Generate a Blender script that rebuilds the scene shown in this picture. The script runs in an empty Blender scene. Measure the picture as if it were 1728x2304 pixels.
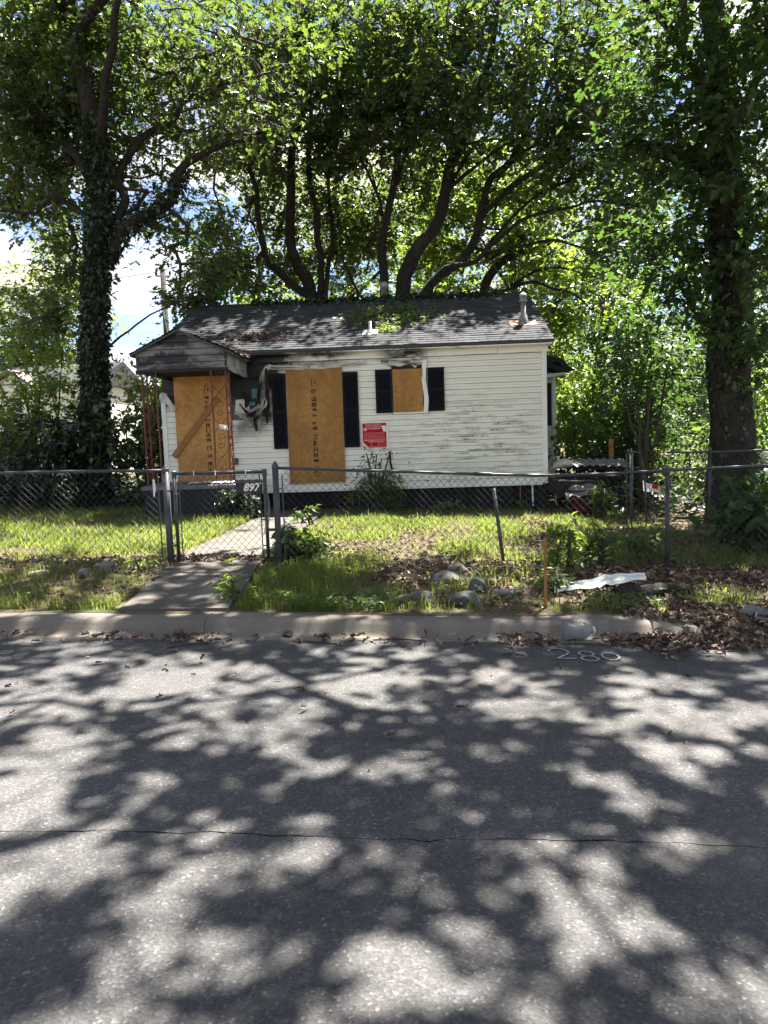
import bpy, bmesh, math, random
import numpy as np
from mathutils import Vector, Matrix

random.seed(7)
RNG = np.random.default_rng(11)
S = bpy.context.scene
COL = S.collection

# ------------------------------------------------------------------ camera
CAM_H = 1.65
YAW, PITCH, ROLL = math.radians(2.6), math.radians(5.49), 0.034
FPX = 1664.0                                   # focal length in pixels of a 1728 x 2304 frame
fw = Vector((-math.sin(YAW) * math.cos(PITCH), math.cos(YAW) * math.cos(PITCH), -math.sin(PITCH)))
r0 = Vector((math.cos(YAW), math.sin(YAW), 0)); u0 = r0.cross(fw)
cr = r0 * math.cos(ROLL) - u0 * math.sin(ROLL)
cu = u0 * math.cos(ROLL) + r0 * math.sin(ROLL)
CC = Vector((0, 0, CAM_H))
cd = bpy.data.cameras.new('camera'); cam = bpy.data.objects.new('camera', cd); COL.objects.link(cam)
cd.sensor_fit = 'VERTICAL'; cd.sensor_height = 36.0; cd.lens = 26.0; cd.clip_start = .05; cd.clip_end = 3000
cam.matrix_world = Matrix(((cr.x, cu.x, -fw.x, 0), (cr.y, cu.y, -fw.y, 0), (cr.z, cu.z, -fw.z, CAM_H), (0, 0, 0, 1)))
S.camera = cam
def at(px, py, Y):
    """world point at depth Y seen at a place of the survey photograph (used to measure positions)"""
    d = fw * FPX + cr * (px - 864) - cu * (py - 1152)
    return CC + d * (Y / d.y)

# ------------------------------------------------------------------ sky and sun
SUN_EL, SUN_AZ = math.radians(62), math.radians(28)          # azimuth measured from +Y towards +X
SUN = Vector((math.sin(SUN_AZ) * math.cos(SUN_EL), math.cos(SUN_AZ) * math.cos(SUN_EL), math.sin(SUN_EL)))
W = bpy.data.worlds.new('World'); S.world = W; W.use_nodes = True
nt = W.node_tree; nt.nodes.clear()
wo = nt.nodes.new('ShaderNodeOutputWorld'); bg = nt.nodes.new('ShaderNodeBackground'); bg.inputs[1].default_value = 0.05
sk = nt.nodes.new('ShaderNodeTexSky'); sk.sky_type = 'NISHITA'; sk.sun_disc = False
sk.sun_elevation = SUN_EL; sk.sun_rotation = SUN_AZ; sk.air_density = .5; sk.dust_density = .15; sk.ozone_density = 1.4
tc = nt.nodes.new('ShaderNodeTexCoord')
sx_ = nt.nodes.new('ShaderNodeSeparateXYZ'); nt.links.new(tc.outputs['Generated'], sx_.inputs[0])
zb_ = nt.nodes.new('ShaderNodeMath'); zb_.operation = 'ADD'; zb_.inputs[1].default_value = .14; nt.links.new(sx_.outputs[2], zb_.inputs[0])
za_ = nt.nodes.new('ShaderNodeMath'); za_.operation = 'MAXIMUM'; za_.inputs[1].default_value = .06; nt.links.new(zb_.outputs[0], za_.inputs[0])
dv_ = nt.nodes.new('ShaderNodeVectorMath'); dv_.operation = 'DIVIDE'; nt.links.new(tc.outputs['Generated'], dv_.inputs[0]); nt.links.new(za_.outputs[0], dv_.inputs[1])
nz = nt.nodes.new('ShaderNodeTexNoise'); nz.inputs['Scale'].default_value = 1.25; nz.inputs['Detail'].default_value = 8; nz.inputs['Roughness'].default_value = .58
rp = nt.nodes.new('ShaderNodeValToRGB'); rp.color_ramp.elements[0].position = .49; rp.color_ramp.elements[1].position = .66
hz_ = nt.nodes.new('ShaderNodeMapRange'); hz_.inputs[1].default_value = .45; hz_.inputs[2].default_value = .0; hz_.inputs[3].default_value = 0; hz_.inputs[4].default_value = .06; nt.links.new(sx_.outputs[2], hz_.inputs[0])
ad_ = nt.nodes.new('ShaderNodeMath'); ad_.operation = 'ADD'
mx = nt.nodes.new('ShaderNodeMix'); mx.data_type = 'RGBA'; mx.inputs['B'].default_value = (6.0, 5.35, 4.6, 1)
of_ = nt.nodes.new('ShaderNodeVectorMath'); of_.operation = 'ADD'; of_.inputs[1].default_value = (17.7, 0, 0); nt.links.new(dv_.outputs[0], of_.inputs[0]); nt.links.new(of_.outputs[0], nz.inputs['Vector']); nt.links.new(nz.outputs['Fac'], ad_.inputs[0]); nt.links.new(hz_.outputs[0], ad_.inputs[1]); nt.links.new(ad_.outputs[0], rp.inputs[0]); nt.links.new(rp.outputs[0], mx.inputs['Factor'])
hs_ = nt.nodes.new('ShaderNodeHueSaturation'); hs_.inputs['Saturation'].default_value = .92; nt.links.new(sk.outputs[0], hs_.inputs['Color']); nt.links.new(hs_.outputs[0], mx.inputs['A']); nt.links.new(mx.outputs['Result'], bg.inputs[0]); nt.links.new(bg.outputs[0], wo.inputs[0])
sd = bpy.data.lights.new('sun', 'SUN'); sd.energy = 4.5; sd.angle = math.radians(.53); sd.color = (1.0, .955, .89)
sun = bpy.data.objects.new('sun', sd); COL.objects.link(sun)
sun.rotation_euler = (-SUN).to_track_quat('-Z', 'Y').to_euler()
vs = S.view_settings; vs.view_transform = 'Standard'; vs.look = 'None'; vs.exposure = 2.78; vs.gamma = 1; vs.use_curve_mapping = False
S.render.engine = 'CYCLES'
S.cycles.max_bounces = 7; S.cycles.diffuse_bounces = 4; S.cycles.transmission_bounces = 4; S.cycles.glossy_bounces = 3

# ------------------------------------------------------------------ node helpers
class NT:
    def __init__(s, name):
        s.m = bpy.data.materials.new(name); s.m.use_nodes = True; s.t = s.m.node_tree; s.t.nodes.clear()
        s.out = s.t.nodes.new('ShaderNodeOutputMaterial')
    def val(s, sock, v):
        if v is None: return
        if hasattr(v, 'is_output'): s.t.links.new(v, sock)
        else:
            if isinstance(v, (tuple, list)) and len(v) == 3 and sock.type == 'RGBA': v = (*v, 1)
            sock.default_value = v
    def n(s, typ, ins=None, **kw):
        nd = s.t.nodes.new('ShaderNode' + typ)
        for k, v in kw.items(): setattr(nd, k, v)
        for k, v in (ins or {}).items(): s.val(nd.inputs[k], v)
        return nd
    def pos(s): return s.n('NewGeometry').outputs['Position']
    def obj(s): return s.n('TexCoord').outputs['Object']
    def mapv(s, v, sc=(1, 1, 1), loc=(0, 0, 0), rot=(0, 0, 0)):
        return s.n('Mapping', {0: v, 'Scale': sc, 'Location': loc, 'Rotation': rot}).outputs[0]
    def noise(s, v, scale, detail=4, rough=.55, dist=0):
        return s.n('TexNoise', {'Vector': v, 'Scale': scale, 'Detail': detail, 'Roughness': rough, 'Distortion': dist}).outputs['Fac']
    def voro(s, v, scale, out='Color', **kw): return s.n('TexVoronoi', {'Vector': v, 'Scale': scale}, **kw).outputs[out]
    def ramp(s, f, stops, interp='LINEAR'):
        nd = s.n('ValToRGB', {0: f}); cr_ = nd.color_ramp; cr_.interpolation = interp
        while len(cr_.elements) < len(stops): cr_.elements.new(.5)
        for e, (p, c) in zip(cr_.elements, stops):
            e.position = p; e.color = (c, c, c, 1) if isinstance(c, (int, float)) else (*c, 1)
        return nd.outputs[0]
    def mix(s, f, a, b, mode='MIX'):
        nd = s.n('Mix', data_type='RGBA', blend_type=mode); s.val(nd.inputs['Factor'], f); s.val(nd.inputs['A'], a); s.val(nd.inputs['B'], b)
        return nd.outputs['Result']
    def math(s, op, a, b=None, c=None, clamp=False):
        nd = s.n('Math', operation=op, use_clamp=clamp); s.val(nd.inputs[0], a)
        if b is not None: s.val(nd.inputs[1], b)
        if c is not None: s.val(nd.inputs[2], c)
        return nd.outputs[0]
    def blob(s, v, c, r, soft=.9):
        """1 at c falling to 0 at the radii r"""
        d = s.n('VectorMath', {0: v, 1: c}, operation='SUBTRACT').outputs[0]
        d = s.n('VectorMath', {0: d, 1: tuple(1 / q for q in r)}, operation='MULTIPLY').outputs[0]
        l = s.n('VectorMath', {0: d}, operation='LENGTH').outputs['Value']
        return s.n('MapRange', {'Value': l, 'From Min': 1 - soft, 'From Max': 1, 'To Min': 1, 'To Max': 0}, interpolation_type='SMOOTHSTEP').outputs[0]
    def attr(s, name='rnd'): return s.n('Attribute', attribute_name=name).outputs['Fac']
    def bump(s, h, strength=.3, dist=.01): return s.n('Bump', {'Height': h, 'Strength': strength, 'Distance': dist}).outputs[0]
    def done(s, col, rough=.7, normal=None, metal=0, spec=.5, extra=None, **kw):
        p = s.n('BsdfPrincipled', {'Base Color': col, 'Roughness': rough, 'Metallic': metal, 'Specular IOR Level': spec, **kw})
        if normal is not None: s.t.links.new(normal, p.inputs['Normal'])
        s.t.links.new(p.outputs[0], s.out.inputs[0]); s.p = p
        return s.m

def plain(name, col, rough=.6, metal=0, var=.25, scale=6, bump=.1, spec=.4):
    k = NT(name); v = k.pos(); f = k.noise(v, scale, 5, .65)
    c = k.mix(k.ramp(f, [(.3, 0), (.7, 1)]), tuple(x * (1 - var) for x in col), tuple(min(1, x * (1 + var)) for x in col))
    return k.done(c, rough, k.bump(k.noise(v, scale * 12, 3), bump, .004), metal, spec)

M = {}
# asphalt: worn binder with pale aggregate
k = NT('asphalt'); v = k.pos()
vo = k.n('TexVoronoi', {'Vector': v, 'Scale': 95.0, 'Randomness': 1.0}); stone = k.ramp(vo.outputs['Color'], [(.0, .55), (.55, .85), (.8, 1.05), (.92, 1.7), (1, 2.4)])
vo2 = k.n('TexVoronoi', {'Vector': v, 'Scale': 38.0}); big = k.ramp(vo2.outputs['Color'], [(.0, .86), (.85, 1.0), (.95, 1.3)])
patch = k.ramp(k.noise(v, .9, 6, .6), [(.3, .8), (.7, 1.18)])
wear = k.ramp(k.noise(k.mapv(v, (.25, 1.6, 1)), 1.3, 4), [(.35, .86), (.65, 1.12)])
c = k.mix(1, (.088, .0845, .082), stone, 'MULTIPLY'); c = k.mix(1, c, big, 'MULTIPLY'); c = k.mix(1, c, patch, 'MULTIPLY'); c = k.mix(1, c, wear, 'MULTIPLY')
c = k.mix(k.ramp(k.noise(k.mapv(v, (.5, 1.2, 1)), 2.6, 6, .7), [(.56, 0), (.74, .45)]), c, (.045, .044, .044))
c = k.mix(k.ramp(k.noise(k.mapv(v, (.7, .9, 1), (4, 2, 0)), .7, 5), [(.55, 0), (.7, .35)]), c, (.14, .125, .11))
h = k.math('ADD', k.math('MULTIPLY', vo.outputs['Distance'], 1.0), k.math('MULTIPLY', k.noise(v, 160, 3), .6))
M['asphalt'] = k.done(c, .86, k.bump(h, .55, .006), spec=.35)
# concrete
def concrete(name, base, green=.2):
    k = NT(name); v = k.pos(); f = k.noise(v, 2.2, 7, .65); g = k.noise(v, 55, 3, .7)
    c = k.mix(k.ramp(f, [(.3, 0), (.72, 1)]), tuple(b * .55 for b in base), base)
    c = k.mix(k.ramp(g, [(.45, 0), (.75, .5)]), c, tuple(b * .45 for b in base))
    c = k.mix(k.ramp(k.noise(v, 1.1, 5), [(.52, 0), (.75, green)]), c, (.07, .075, .035))
    return k.done(c, .9, k.bump(k.math('ADD', g, k.noise(v, 140, 2)), .5, .006), spec=.25)
M['kerb'] = concrete('kerb concrete', (.235, .205, .17), .5); M['path'] = concrete('path concrete', (.15, .132, .115), .5)
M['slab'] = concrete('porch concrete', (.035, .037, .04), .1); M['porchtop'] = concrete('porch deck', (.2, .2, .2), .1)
# ground
k = NT('dirt'); v = k.pos(); f = k.noise(v, 1.3, 7, .65); g = k.noise(v, 26, 5, .7)
c = k.mix(k.ramp(f, [(.35, 0), (.65, 1)]), (.11, .08, .055), (.20, .155, .105))
c = k.mix(k.ramp(g, [(.4, 0), (.7, .8)]), c, (.06, .045, .032))
c = k.mix(k.ramp(k.noise(v, .5, 5), [(.5, 0), (.62, .7)]), c, (.055, .07, .02))
M['dirt'] = k.done(c, .95, k.bump(k.math('ADD', g, k.noise(v, 90, 3)), .8, .02), spec=.15)
# vinyl siding with soot and algae
def siding(name, base, soots, algae=True):
    k = NT(name); v = k.pos()
    st = k.noise(k.mapv(v, (1.2, 1.2, 9)), 1.6, 6, .65)
    c = k.mix(k.ramp(st, [(.35, 0), (.75, .25)]), base, tuple(b * .72 for b in base))
    if algae:
        m = k.blob(v, (1.25, 15.4, 1.55), (2.4, 9, 1.45), 1.0); sp = k.n('SeparateXYZ', {0: v})
        u_ = k.math('DIVIDE', k.math('SUBTRACT', sp.outputs[2], .69), .1152); row = k.math('FLOOR', k.math('MULTIPLY', u_, 2.0)); fr_ = k.math('FRACT', k.math('MULTIPLY', u_, 2.0))
        rv = k.n('CombineXYZ', {0: k.math('MULTIPLY', sp.outputs[0], 1.5), 1: k.math('MULTIPLY', row, 3.7), 2: 0.0}).outputs[0]
        streak = k.ramp(k.noise(rv, 1.0, 4, .6), [(.47, 0), (.58, 1)]); low = k.ramp(fr_, [(.0, 1), (.55, .75), (.8, .1), (1, 0)])
        fine = k.ramp(k.noise(k.mapv(v, (9, 9, 26)), 2.2, 4, .7), [(.38, .25), (.6, 1)])
        m2 = k.math('MULTIPLY', k.math('MULTIPLY', m, streak), k.math('MULTIPLY', low, fine))
        c = k.mix(k.math('MULTIPLY', m2, 1.5, clamp=True), c, (.20, .205, .11))
        c = k.mix(k.math('MULTIPLY', k.blob(v, (.9, 15.4, 1.0), (1.2, 9, .5), 1.0), .28), c, (.28, .30, .18))
    tot = None; wob = k.n('TexNoise', {'Vector': v, 'Scale': 2.4, 'Detail': 6.0, 'Roughness': .65}).outputs['Color']
    vv = k.n('VectorMath', {0: v, 1: k.n('VectorMath', {0: k.n('VectorMath', {0: wob, 1: (.5, .5, .5)}, operation='SUBTRACT').outputs[0], 1: (1.0, 0, .55)}, operation='MULTIPLY').outputs[0]}, operation='ADD').outputs[0]
    for (cx, cy, cz, rx, rz, a) in soots:
        b = k.math('MULTIPLY', k.blob(vv, (cx, cy, cz), (rx, 9, rz), .85), a)
        tot = b if tot is None else k.math('MAXIMUM', tot, b)
    if tot is not None:
        c = k.mix(k.math('MULTIPLY', tot, k.ramp(k.noise(k.mapv(v, (1, 1, 3)), 7, 6, .7), [(.25, .72), (.6, 1.15)]), clamp=True), c, (.012, .0115, .011))
    return k.done(c, .5, k.bump(k.noise(k.mapv(v, (1, 1, 6)), 30, 3), .06, .004), spec=.4)
SOOT = [(-3.5, 15.4, 3.05, 1.15, .85, 2.0), (-3.25, 15.4, 2.5, .6, .75, 1.1), (-2.6, 15.4, 3.42, 2.3, .22, 1.3), (-2.0, 15.4, 3.22, 1.3, .10, .6), (-.2, 15.4, 3.42, .9, .22, 1.0), (-.15, 15.4, 3.18, .5, .16, .9),
        (-5.1, 15.4, 2.98, .7, .75, 2.0), (-4.4, 15.4, 3.2, 1.4, .5, 1.6), (-3.45, 15.4, 2.05, .55, .35, .65), (-3.9, 15.4, .75, .5, .25, .3)]
M['siding'] = siding('vinyl siding', (.80, .785, .675), SOOT)
M['frieze'] = siding('vinyl frieze', (.76, .75, .67), [(-3.5, 15.4, 3.45, 1.5, .3, 2.2), (-2.0, 15.4, 3.47, 1.1, .15, .95), (-.2, 15.4, 3.42, .8, .18, .95), (.9, 15.4, 3.5, .6, .06, .5)], False)
M['oldwall'] = siding('old clapboard', (.13, .125, .112), [(-3.4, 15.4, 3.1, 1.4, .8, 2.4), (-3.2, 15.4, 2.6, .6, .7, 1.6), (-5.1, 15.4, 2.95, .9, .9, 2.2)], False)
M['gable'] = siding('sooty gable boards', (.16, .155, .145), [(-4.5, 13.7, 3.62, .7, .24, 1.6), (-4.6, 13.7, 3.28, .95, .15, 1.5), (-4.2, 13.7, 3.14, .8, .10, .95), (-4.95, 13.7, 3.1, .6, .1, .9), (-3.6, 13.7, 3.35, .3, .12, .7)], False)
M['trim'] = plain('white trim', (.72, .73, .68), .5, var=.08, scale=3)
M['melt'] = siding('melted vinyl', (.60, .58, .52), [(-3.15, 15.3, 2.85, .35, .6, .75), (-3.3, 15.3, 2.25, .45, .3, .7), (-2.0, 15.3, 3.28, .5, .1, .7)], False)
M['teal'] = plain('teal sheathing', (.05, .16, .2), .6, var=.35, scale=14)
M['char'] = plain('charred wood', (.012, .011, .010), .75, var=.5, scale=20, bump=.5)
M['dark'] = plain('dark crawlspace', (.012, .012, .013), .9, var=.3)  # near-black for the shade under the floor; the road bed uses it too
M['fascia'] = plain('dark drip edge', (.03, .03, .033), .5)
# shingles
k = NT('shingle'); v = k.pos(); rr = k.attr()
c = k.mix(rr, (.015, .016, .018), (.042, .043, .047)); g = k.noise(v, 120, 3, .7)
c = k.mix(k.ramp(g, [(.4, 0), (.75, .5)]), c, (.085, .085, .09))
c = k.mix(k.ramp(k.noise(v, .8, 5), [(.5, 0), (.8, .3)]), c, (.09, .085, .08))
M['shingle'] = k.done(c, .9, k.bump(g, .5, .004), spec=.25)
# oriented strand board
k = NT('strand board'); v = k.pos()
w = k.n('TexVoronoi', {'Vector': k.mapv(v, (1.0, 1, .45), rot=(0, .5, 0)), 'Scale': 24.0}).outputs['Color']
w2 = k.n('TexVoronoi', {'Vector': k.mapv(v, (.5, 1, 1.0), rot=(0, -.7, 0)), 'Scale': 21.0}).outputs['Color']
c = k.mix(k.ramp(w, [(0, 0), (1, 1)]), (.44, .21, .055), (.64, .34, .105)); c = k.mix(.45, c, k.mix(k.ramp(w2, [(0, 0), (1, 1)]), (.38, .18, .05), (.66, .37, .12)))
c = k.mix(k.ramp(k.noise(v, 24, 5, .75), [(.55, 0), (.72, .75)]), c, (.13, .055, .018))
c = k.mix(k.ramp(k.noise(k.mapv(v, (1, 1, .5)), 1.8, 6, .6), [(.35, 0), (.7, .6)]), c, (.19, .10, .04))
M['osb'] = k.done(c, .75, k.bump(w, .15, .003), spec=.3)
M['osb2'] = M['osb'].copy(); M['osb2'].name = 'weathered strand board'
for nd in M['osb2'].node_tree.nodes:
    if nd.type == 'BSDF_PRINCIPLED':
        hsv = M['osb2'].node_tree.nodes.new('ShaderNodeHueSaturation'); hsv.inputs['Saturation'].default_value = 1.02; hsv.inputs['Value'].default_value = .70
        lk = nd.inputs['Base Color'].links[0]; src = lk.from_socket; M['osb2'].node_tree.links.new(src, hsv.inputs['Color']); M['osb2'].node_tree.links.new(hsv.outputs[0], nd.inputs['Base Color'])
M['ink'] = plain('black stamp ink', (.035, .022, .015), .8, var=.5, scale=60)
M['lumber'] = plain('bare lumber', (.28, .125, .04), .7, var=.25, scale=8)
M['shutter'] = plain('black shutter', (.006, .0075, .0105), .75, var=.2, spec=.15)
k = NT('rusty red iron'); v = k.pos()
c = k.mix(k.ramp(k.noise(v, 22, 5, .7), [(.42, 0), (.6, 1)]), (.16, .022, .020), (.05, .018, .012))
c = k.mix(k.ramp(k.noise(v, 40, 4, .7), [(.66, 0), (.70, .9)]), c, (.5, .42, .40))
M['iron'] = k.done(c, .55)
k = NT('galvanised steel'); v = k.pos()
c = k.mix(k.ramp(k.noise(v, 9, 5, .7), [(.35, 0), (.7, 1)]), (.034, .036, .040), (.075, .078, .084))
c = k.mix(k.ramp(k.noise(v, 34, 4, .7), [(.6, 0), (.72, .8)]), c, (.05, .035, .025))
M['steel'] = k.done(c, .5, metal=.25)
M['wire'] = plain('weathered wire', (.04, .041, .044), .7, metal=0, var=.4, spec=.2)
k = NT('dented aluminium'); v = k.pos()
c = k.mix(k.blob(v, (-3.44, 14.3, 3.0), (9, .9, .6)), (.55, .55, .56), (.62, .62, .63)); c = k.mix(k.ramp(k.noise(v, 4, 4), [(.5, 0), (.7, .8)]), c, (.16, .155, .15))
M['alum'] = k.done(c, .45, metal=.55)
M['flue'] = plain('dull flue metal', (.24, .24, .24), .5, metal=.5, var=.4, scale=9); M['rustflash'] = plain('rust stained flashing', (.34, .16, .05), .7, var=.4, scale=12)
# bark
def bark(name, a, b, sc=1.0):
    k = NT(name); v = k.pos(); f = k.noise(k.mapv(v, (5, 5, 1.1)), 4 * sc, 6, .7); vn = k.n('TexVoronoi', {'Vector': k.mapv(v, (6, 6, 1.3)), 'Scale': 3.2 * sc}, feature='DISTANCE_TO_EDGE').outputs['Distance']
    c = k.mix(k.ramp(f, [(.3, 0), (.7, 1)]), a, b); c = k.mix(k.ramp(vn, [(0, .75), (.12, 0)]), c, tuple(x * .3 for x in a))
    c = k.mix(k.ramp(k.noise(v, 1.7, 4), [(.55, 0), (.75, .5)]), c, (.06, .075, .03))
    return k.done(c, .9, k.bump(k.math('ADD', f, vn), .9, .03), spec=.2)
M['bark'] = bark('oak bark', (.016, .0145, .013), (.045, .04, .034)); M['bark2'] = bark('grey bark', (.017, .0155, .0135), (.048, .042, .036)); M['twig'] = plain('twig bark', (.05, .04, .03), .9)
M['pole'] = bark('weathered pole', (.05, .045, .04), (.11, .10, .09), .6)
# leaves
def leaf(name, dark, light, trans, amt=.42, rough=.42, spec=.5):
    k = NT(name); v = k.pos(); rr = k.attr()
    f = k.math('ADD', k.math('MULTIPLY', rr, .65), k.math('MULTIPLY', k.noise(v, .55, 3), .45))
    c = k.mix(f, dark, light)
    p = k.n('BsdfPrincipled', {'Base Color': c, 'Roughness': rough, 'Specular IOR Level': spec})
    t = k.n('BsdfTranslucent', {'Color': k.mix(rr, trans, tuple(x * 1.35 for x in trans))})
    m = k.n('MixShader', {0: amt}); k.t.links.new(p.outputs[0], m.inputs[1]); k.t.links.new(t.outputs[0], m.inputs[2]); k.t.links.new(m.outputs[0], k.out.inputs[0])
    return k.m
M['oakleaf'] = leaf('oak leaf', (.020, .042, .016), (.05, .088, .026), (.15, .225, .028), .38, .30, .6)
M['oakleaf2'] = leaf('rear oak leaf', (.020, .042, .016), (.05, .088, .026), (.15, .225, .028), .38, .30, .6)
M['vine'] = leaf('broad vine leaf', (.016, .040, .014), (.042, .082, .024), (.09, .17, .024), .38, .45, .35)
M['brightleaf'] = leaf('bright sunlit leaf', (.04, .075, .018), (.095, .15, .03), (.25, .36, .036), .46)  # lighter leaf green with sunlight put into the colour; bright weeds share it
M['paleleaf'] = leaf('pale leaf', (.08, .11, .035), (.15, .18, .06), (.28, .34, .09), .48)
M['shrubleaf'] = leaf('shrub leaf', (.03, .058, .016), (.07, .115, .03), (.16, .25, .035))
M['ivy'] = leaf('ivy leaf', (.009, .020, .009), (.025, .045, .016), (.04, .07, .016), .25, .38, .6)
M['grass'] = leaf('grass blade', (.045, .078, .016), (.14, .175, .042), (.27, .34, .045), .46, .5, .35)
M['drygrass'] = leaf('dry grass', (.10, .10, .035), (.26, .21, .10), (.28, .25, .09), .3, .6, .2)
M['litter'] = None
k = NT('fallen leaf'); rr = k.attr(); c = k.ramp(rr, [(0, (.045, .027, .020)), (.4, (.11, .07, .052)), (.75, (.20, .14, .105)), (1, (.36, .27, .20))])
M['litter'] = k.done(c, .75, spec=.3)
M['rock'] = concrete('field stone', (.24, .22, .19), .25); M['rock2'] = concrete('grey stone', (.13, .135, .13), .3)
M['white'] = plain('chipped white paint', (.70, .69, .64), .55, var=.15, scale=9); M['red'] = plain('notice red', (.40, .006, .012), .8, var=.12, scale=20, spec=.15); M['paper'] = plain('paper white', (.70, .68, .66), .6, var=.1)
M['print'] = plain('pale print', (.66, .36, .35), .6, var=.15, scale=80)
k = NT('road marking paint'); v = k.pos(); M['paint'] = k.done(k.mix(k.ramp(k.noise(v, 60, 4, .7), [(.30, 0), (.55, 1)]), (.11, .11, .11), (.40, .40, .39)), .85, spec=.2)
M['blackplate'] = plain('black plaque', (.015, .015, .02), .5)

# ------------------------------------------------------------------ mesh helpers
def vnoise(x, y, seed=0):
    x = np.asarray(x, float); y = np.asarray(y, float); xi = np.floor(x).astype(np.int64); yi = np.floor(y).astype(np.int64); fx = x - xi; fy = y - yi
    def hsh(a, b):
        n = (a * 374761393 + b * 668265263 + seed * 982451653) & 0x7fffffff; n = ((n ^ (n >> 13)) * 1274126177) & 0x7fffffff
        return ((n ^ (n >> 16)) & 0xffff) / 65535.0
    fx = fx * fx * (3 - 2 * fx); fy = fy * fy * (3 - 2 * fy)
    a = hsh(xi, yi) * (1 - fx) + hsh(xi + 1, yi) * fx; b = hsh(xi, yi + 1) * (1 - fx) + hsh(xi + 1, yi + 1) * fx
    return a * (1 - fy) + b * fy
def fbm(x, y, seed=0): return .55 * vnoise(x, y, seed) + .28 * vnoise(x * 2.1, y * 2.1, seed + 1) + .17 * vnoise(x * 4.3, y * 4.3, seed + 2)

def link(name, me, mat=None, parent=None, smooth=False):
    o = bpy.data.objects.new(name, me); COL.objects.link(o)
    if mat is not None and not me.materials: me.materials.append(M[mat] if isinstance(mat, str) else mat)
    if parent is not None: o.parent = parent
    if smooth: me.polygons.foreach_set('use_smooth', [True] * len(me.polygons))
    return o
def mesh_np(name, V, polys, mat, parent=None, rnd=None, smooth=False):
    """V (N,3); polys = list of (M,k) index arrays; rnd = list of (M,) values per face"""
    me = bpy.data.meshes.new(name); V = np.asarray(V, np.float32)
    me.vertices.add(len(V)); me.vertices.foreach_set('co', V.ravel())
    loops = np.concatenate([p.ravel() for p in polys]).astype(np.int32)
    tot = np.concatenate([np.full(len(p), p.shape[1], np.int32) for p in polys]); start = np.concatenate([[0], np.cumsum(tot)[:-1]]).astype(np.int32)
    me.loops.add(len(loops)); me.loops.foreach_set('vertex_index', loops)
    me.polygons.add(len(tot)); me.polygons.foreach_set('loop_start', start)
    if rnd is not None:
        a = me.attributes.new('rnd', 'FLOAT', 'FACE'); a.data.foreach_set('value', np.concatenate(rnd).astype(np.float32))
    if smooth: me.polygons.foreach_set('use_smooth', np.ones(len(tot), bool))
    me.update(calc_edges=True)
    return link(name, me, mat, parent)
def tag(o, label=None, cat=None, group=None, kind=None):
    if label: o['label'] = label
    if cat: o['category'] = cat
    if group: o['group'] = group
    if kind: o['kind'] = kind
    return o
def empty(name, loc=(0, 0, 0), label=None, cat=None, group=None):
    o = bpy.data.objects.new(name, None); COL.objects.link(o); o.location = loc; o.empty_display_size = .2
    return tag(o, label, cat, group)

class MB:
    def __init__(s): s.v = []; s.f = []; s.r = []
    def quad(s, *p):
        i = len(s.v); s.v += [tuple(q) for q in p]; s.f.append(tuple(range(i, i + len(p)))); return s
    def box(s, x0, y0, z0, x1, y1, z1):
        i = len(s.v); s.v += [(x, y, z) for z in (z0, z1) for (x, y) in ((x0, y0), (x1, y0), (x1, y1), (x0, y1))]
        s.f += [tuple(i + q for q in f) for f in ((3, 2, 1, 0), (4, 5, 6, 7), (0, 1, 5, 4), (1, 2, 6, 5), (2, 3, 7, 6), (3, 0, 4, 7))]; return s
    def prism(s, poly, d):
        """closed polygon (3D points) extruded by vector d"""
        n = len(poly); i = len(s.v); d = Vector(d); s.v += [tuple(p) for p in poly] + [tuple(Vector(p) + d) for p in poly]
        s.f.append(tuple(range(i + n - 1, i - 1, -1))); s.f.append(tuple(range(i + n, i + 2 * n)))
        for q in range(n): s.f.append((i + q, i + (q + 1) % n, i + n + (q + 1) % n, i + n + q))
        return s
    def tube(s, pts, r, sides=8, cap=True):
        pts = [Vector(p) for p in pts]; n = len(pts); rs = r if isinstance(r, (list, tuple)) else [r] * n
        i0 = len(s.v); up = None
        for k_ in range(n):
            t = (pts[min(k_ + 1, n - 1)] - pts[max(k_ - 1, 0)]).normalized()
            if up is None: up = Vector((0, 0, 1)) if abs(t.z) < .9 else Vector((1, 0, 0))
            a = t.cross(up).normalized(); up = a.cross(t).normalized()
            for q in range(sides):
                th = 2 * math.pi * q / sides; s.v.append(tuple(pts[k_] + (a * math.cos(th) + up * math.sin(th)) * rs[k_]))
        for k_ in range(n - 1):
            for q in range(sides):
                a_ = i0 + k_ * sides; s.f.append((a_ + q, a_ + (q + 1) % sides, a_ + sides + (q + 1) % sides, a_ + sides + q))
        if cap: s.f.append(tuple(i0 + q for q in reversed(range(sides)))); s.f.append(tuple(i0 + (n - 1) * sides + q for q in range(sides)))
        return s
    def grid(s, fn, nu, nv):
        i = len(s.v)
        for b in range(nv + 1):
            for a in range(nu + 1): s.v.append(tuple(fn(a / nu, b / nv)))
        for b in range(nv):
            for a in range(nu):
                q = i + b * (nu + 1) + a; s.f.append((q, q + 1, q + nu + 2, q + nu + 1))
        return s
    def build(s, name, mat, parent=None, smooth=False, bevel=0):
        me = bpy.data.meshes.new(name); me.from_pydata(s.v, [], s.f)
        if bevel:
            bm = bmesh.new(); bm.from_mesh(me); bmesh.ops.bevel(bm, geom=bm.edges[:], offset=bevel, segments=1, affect='EDGES', clamp_overlap=True); bm.to_mesh(me); bm.free()
        me.update()
        return link(name, me, mat, parent, smooth)

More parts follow.
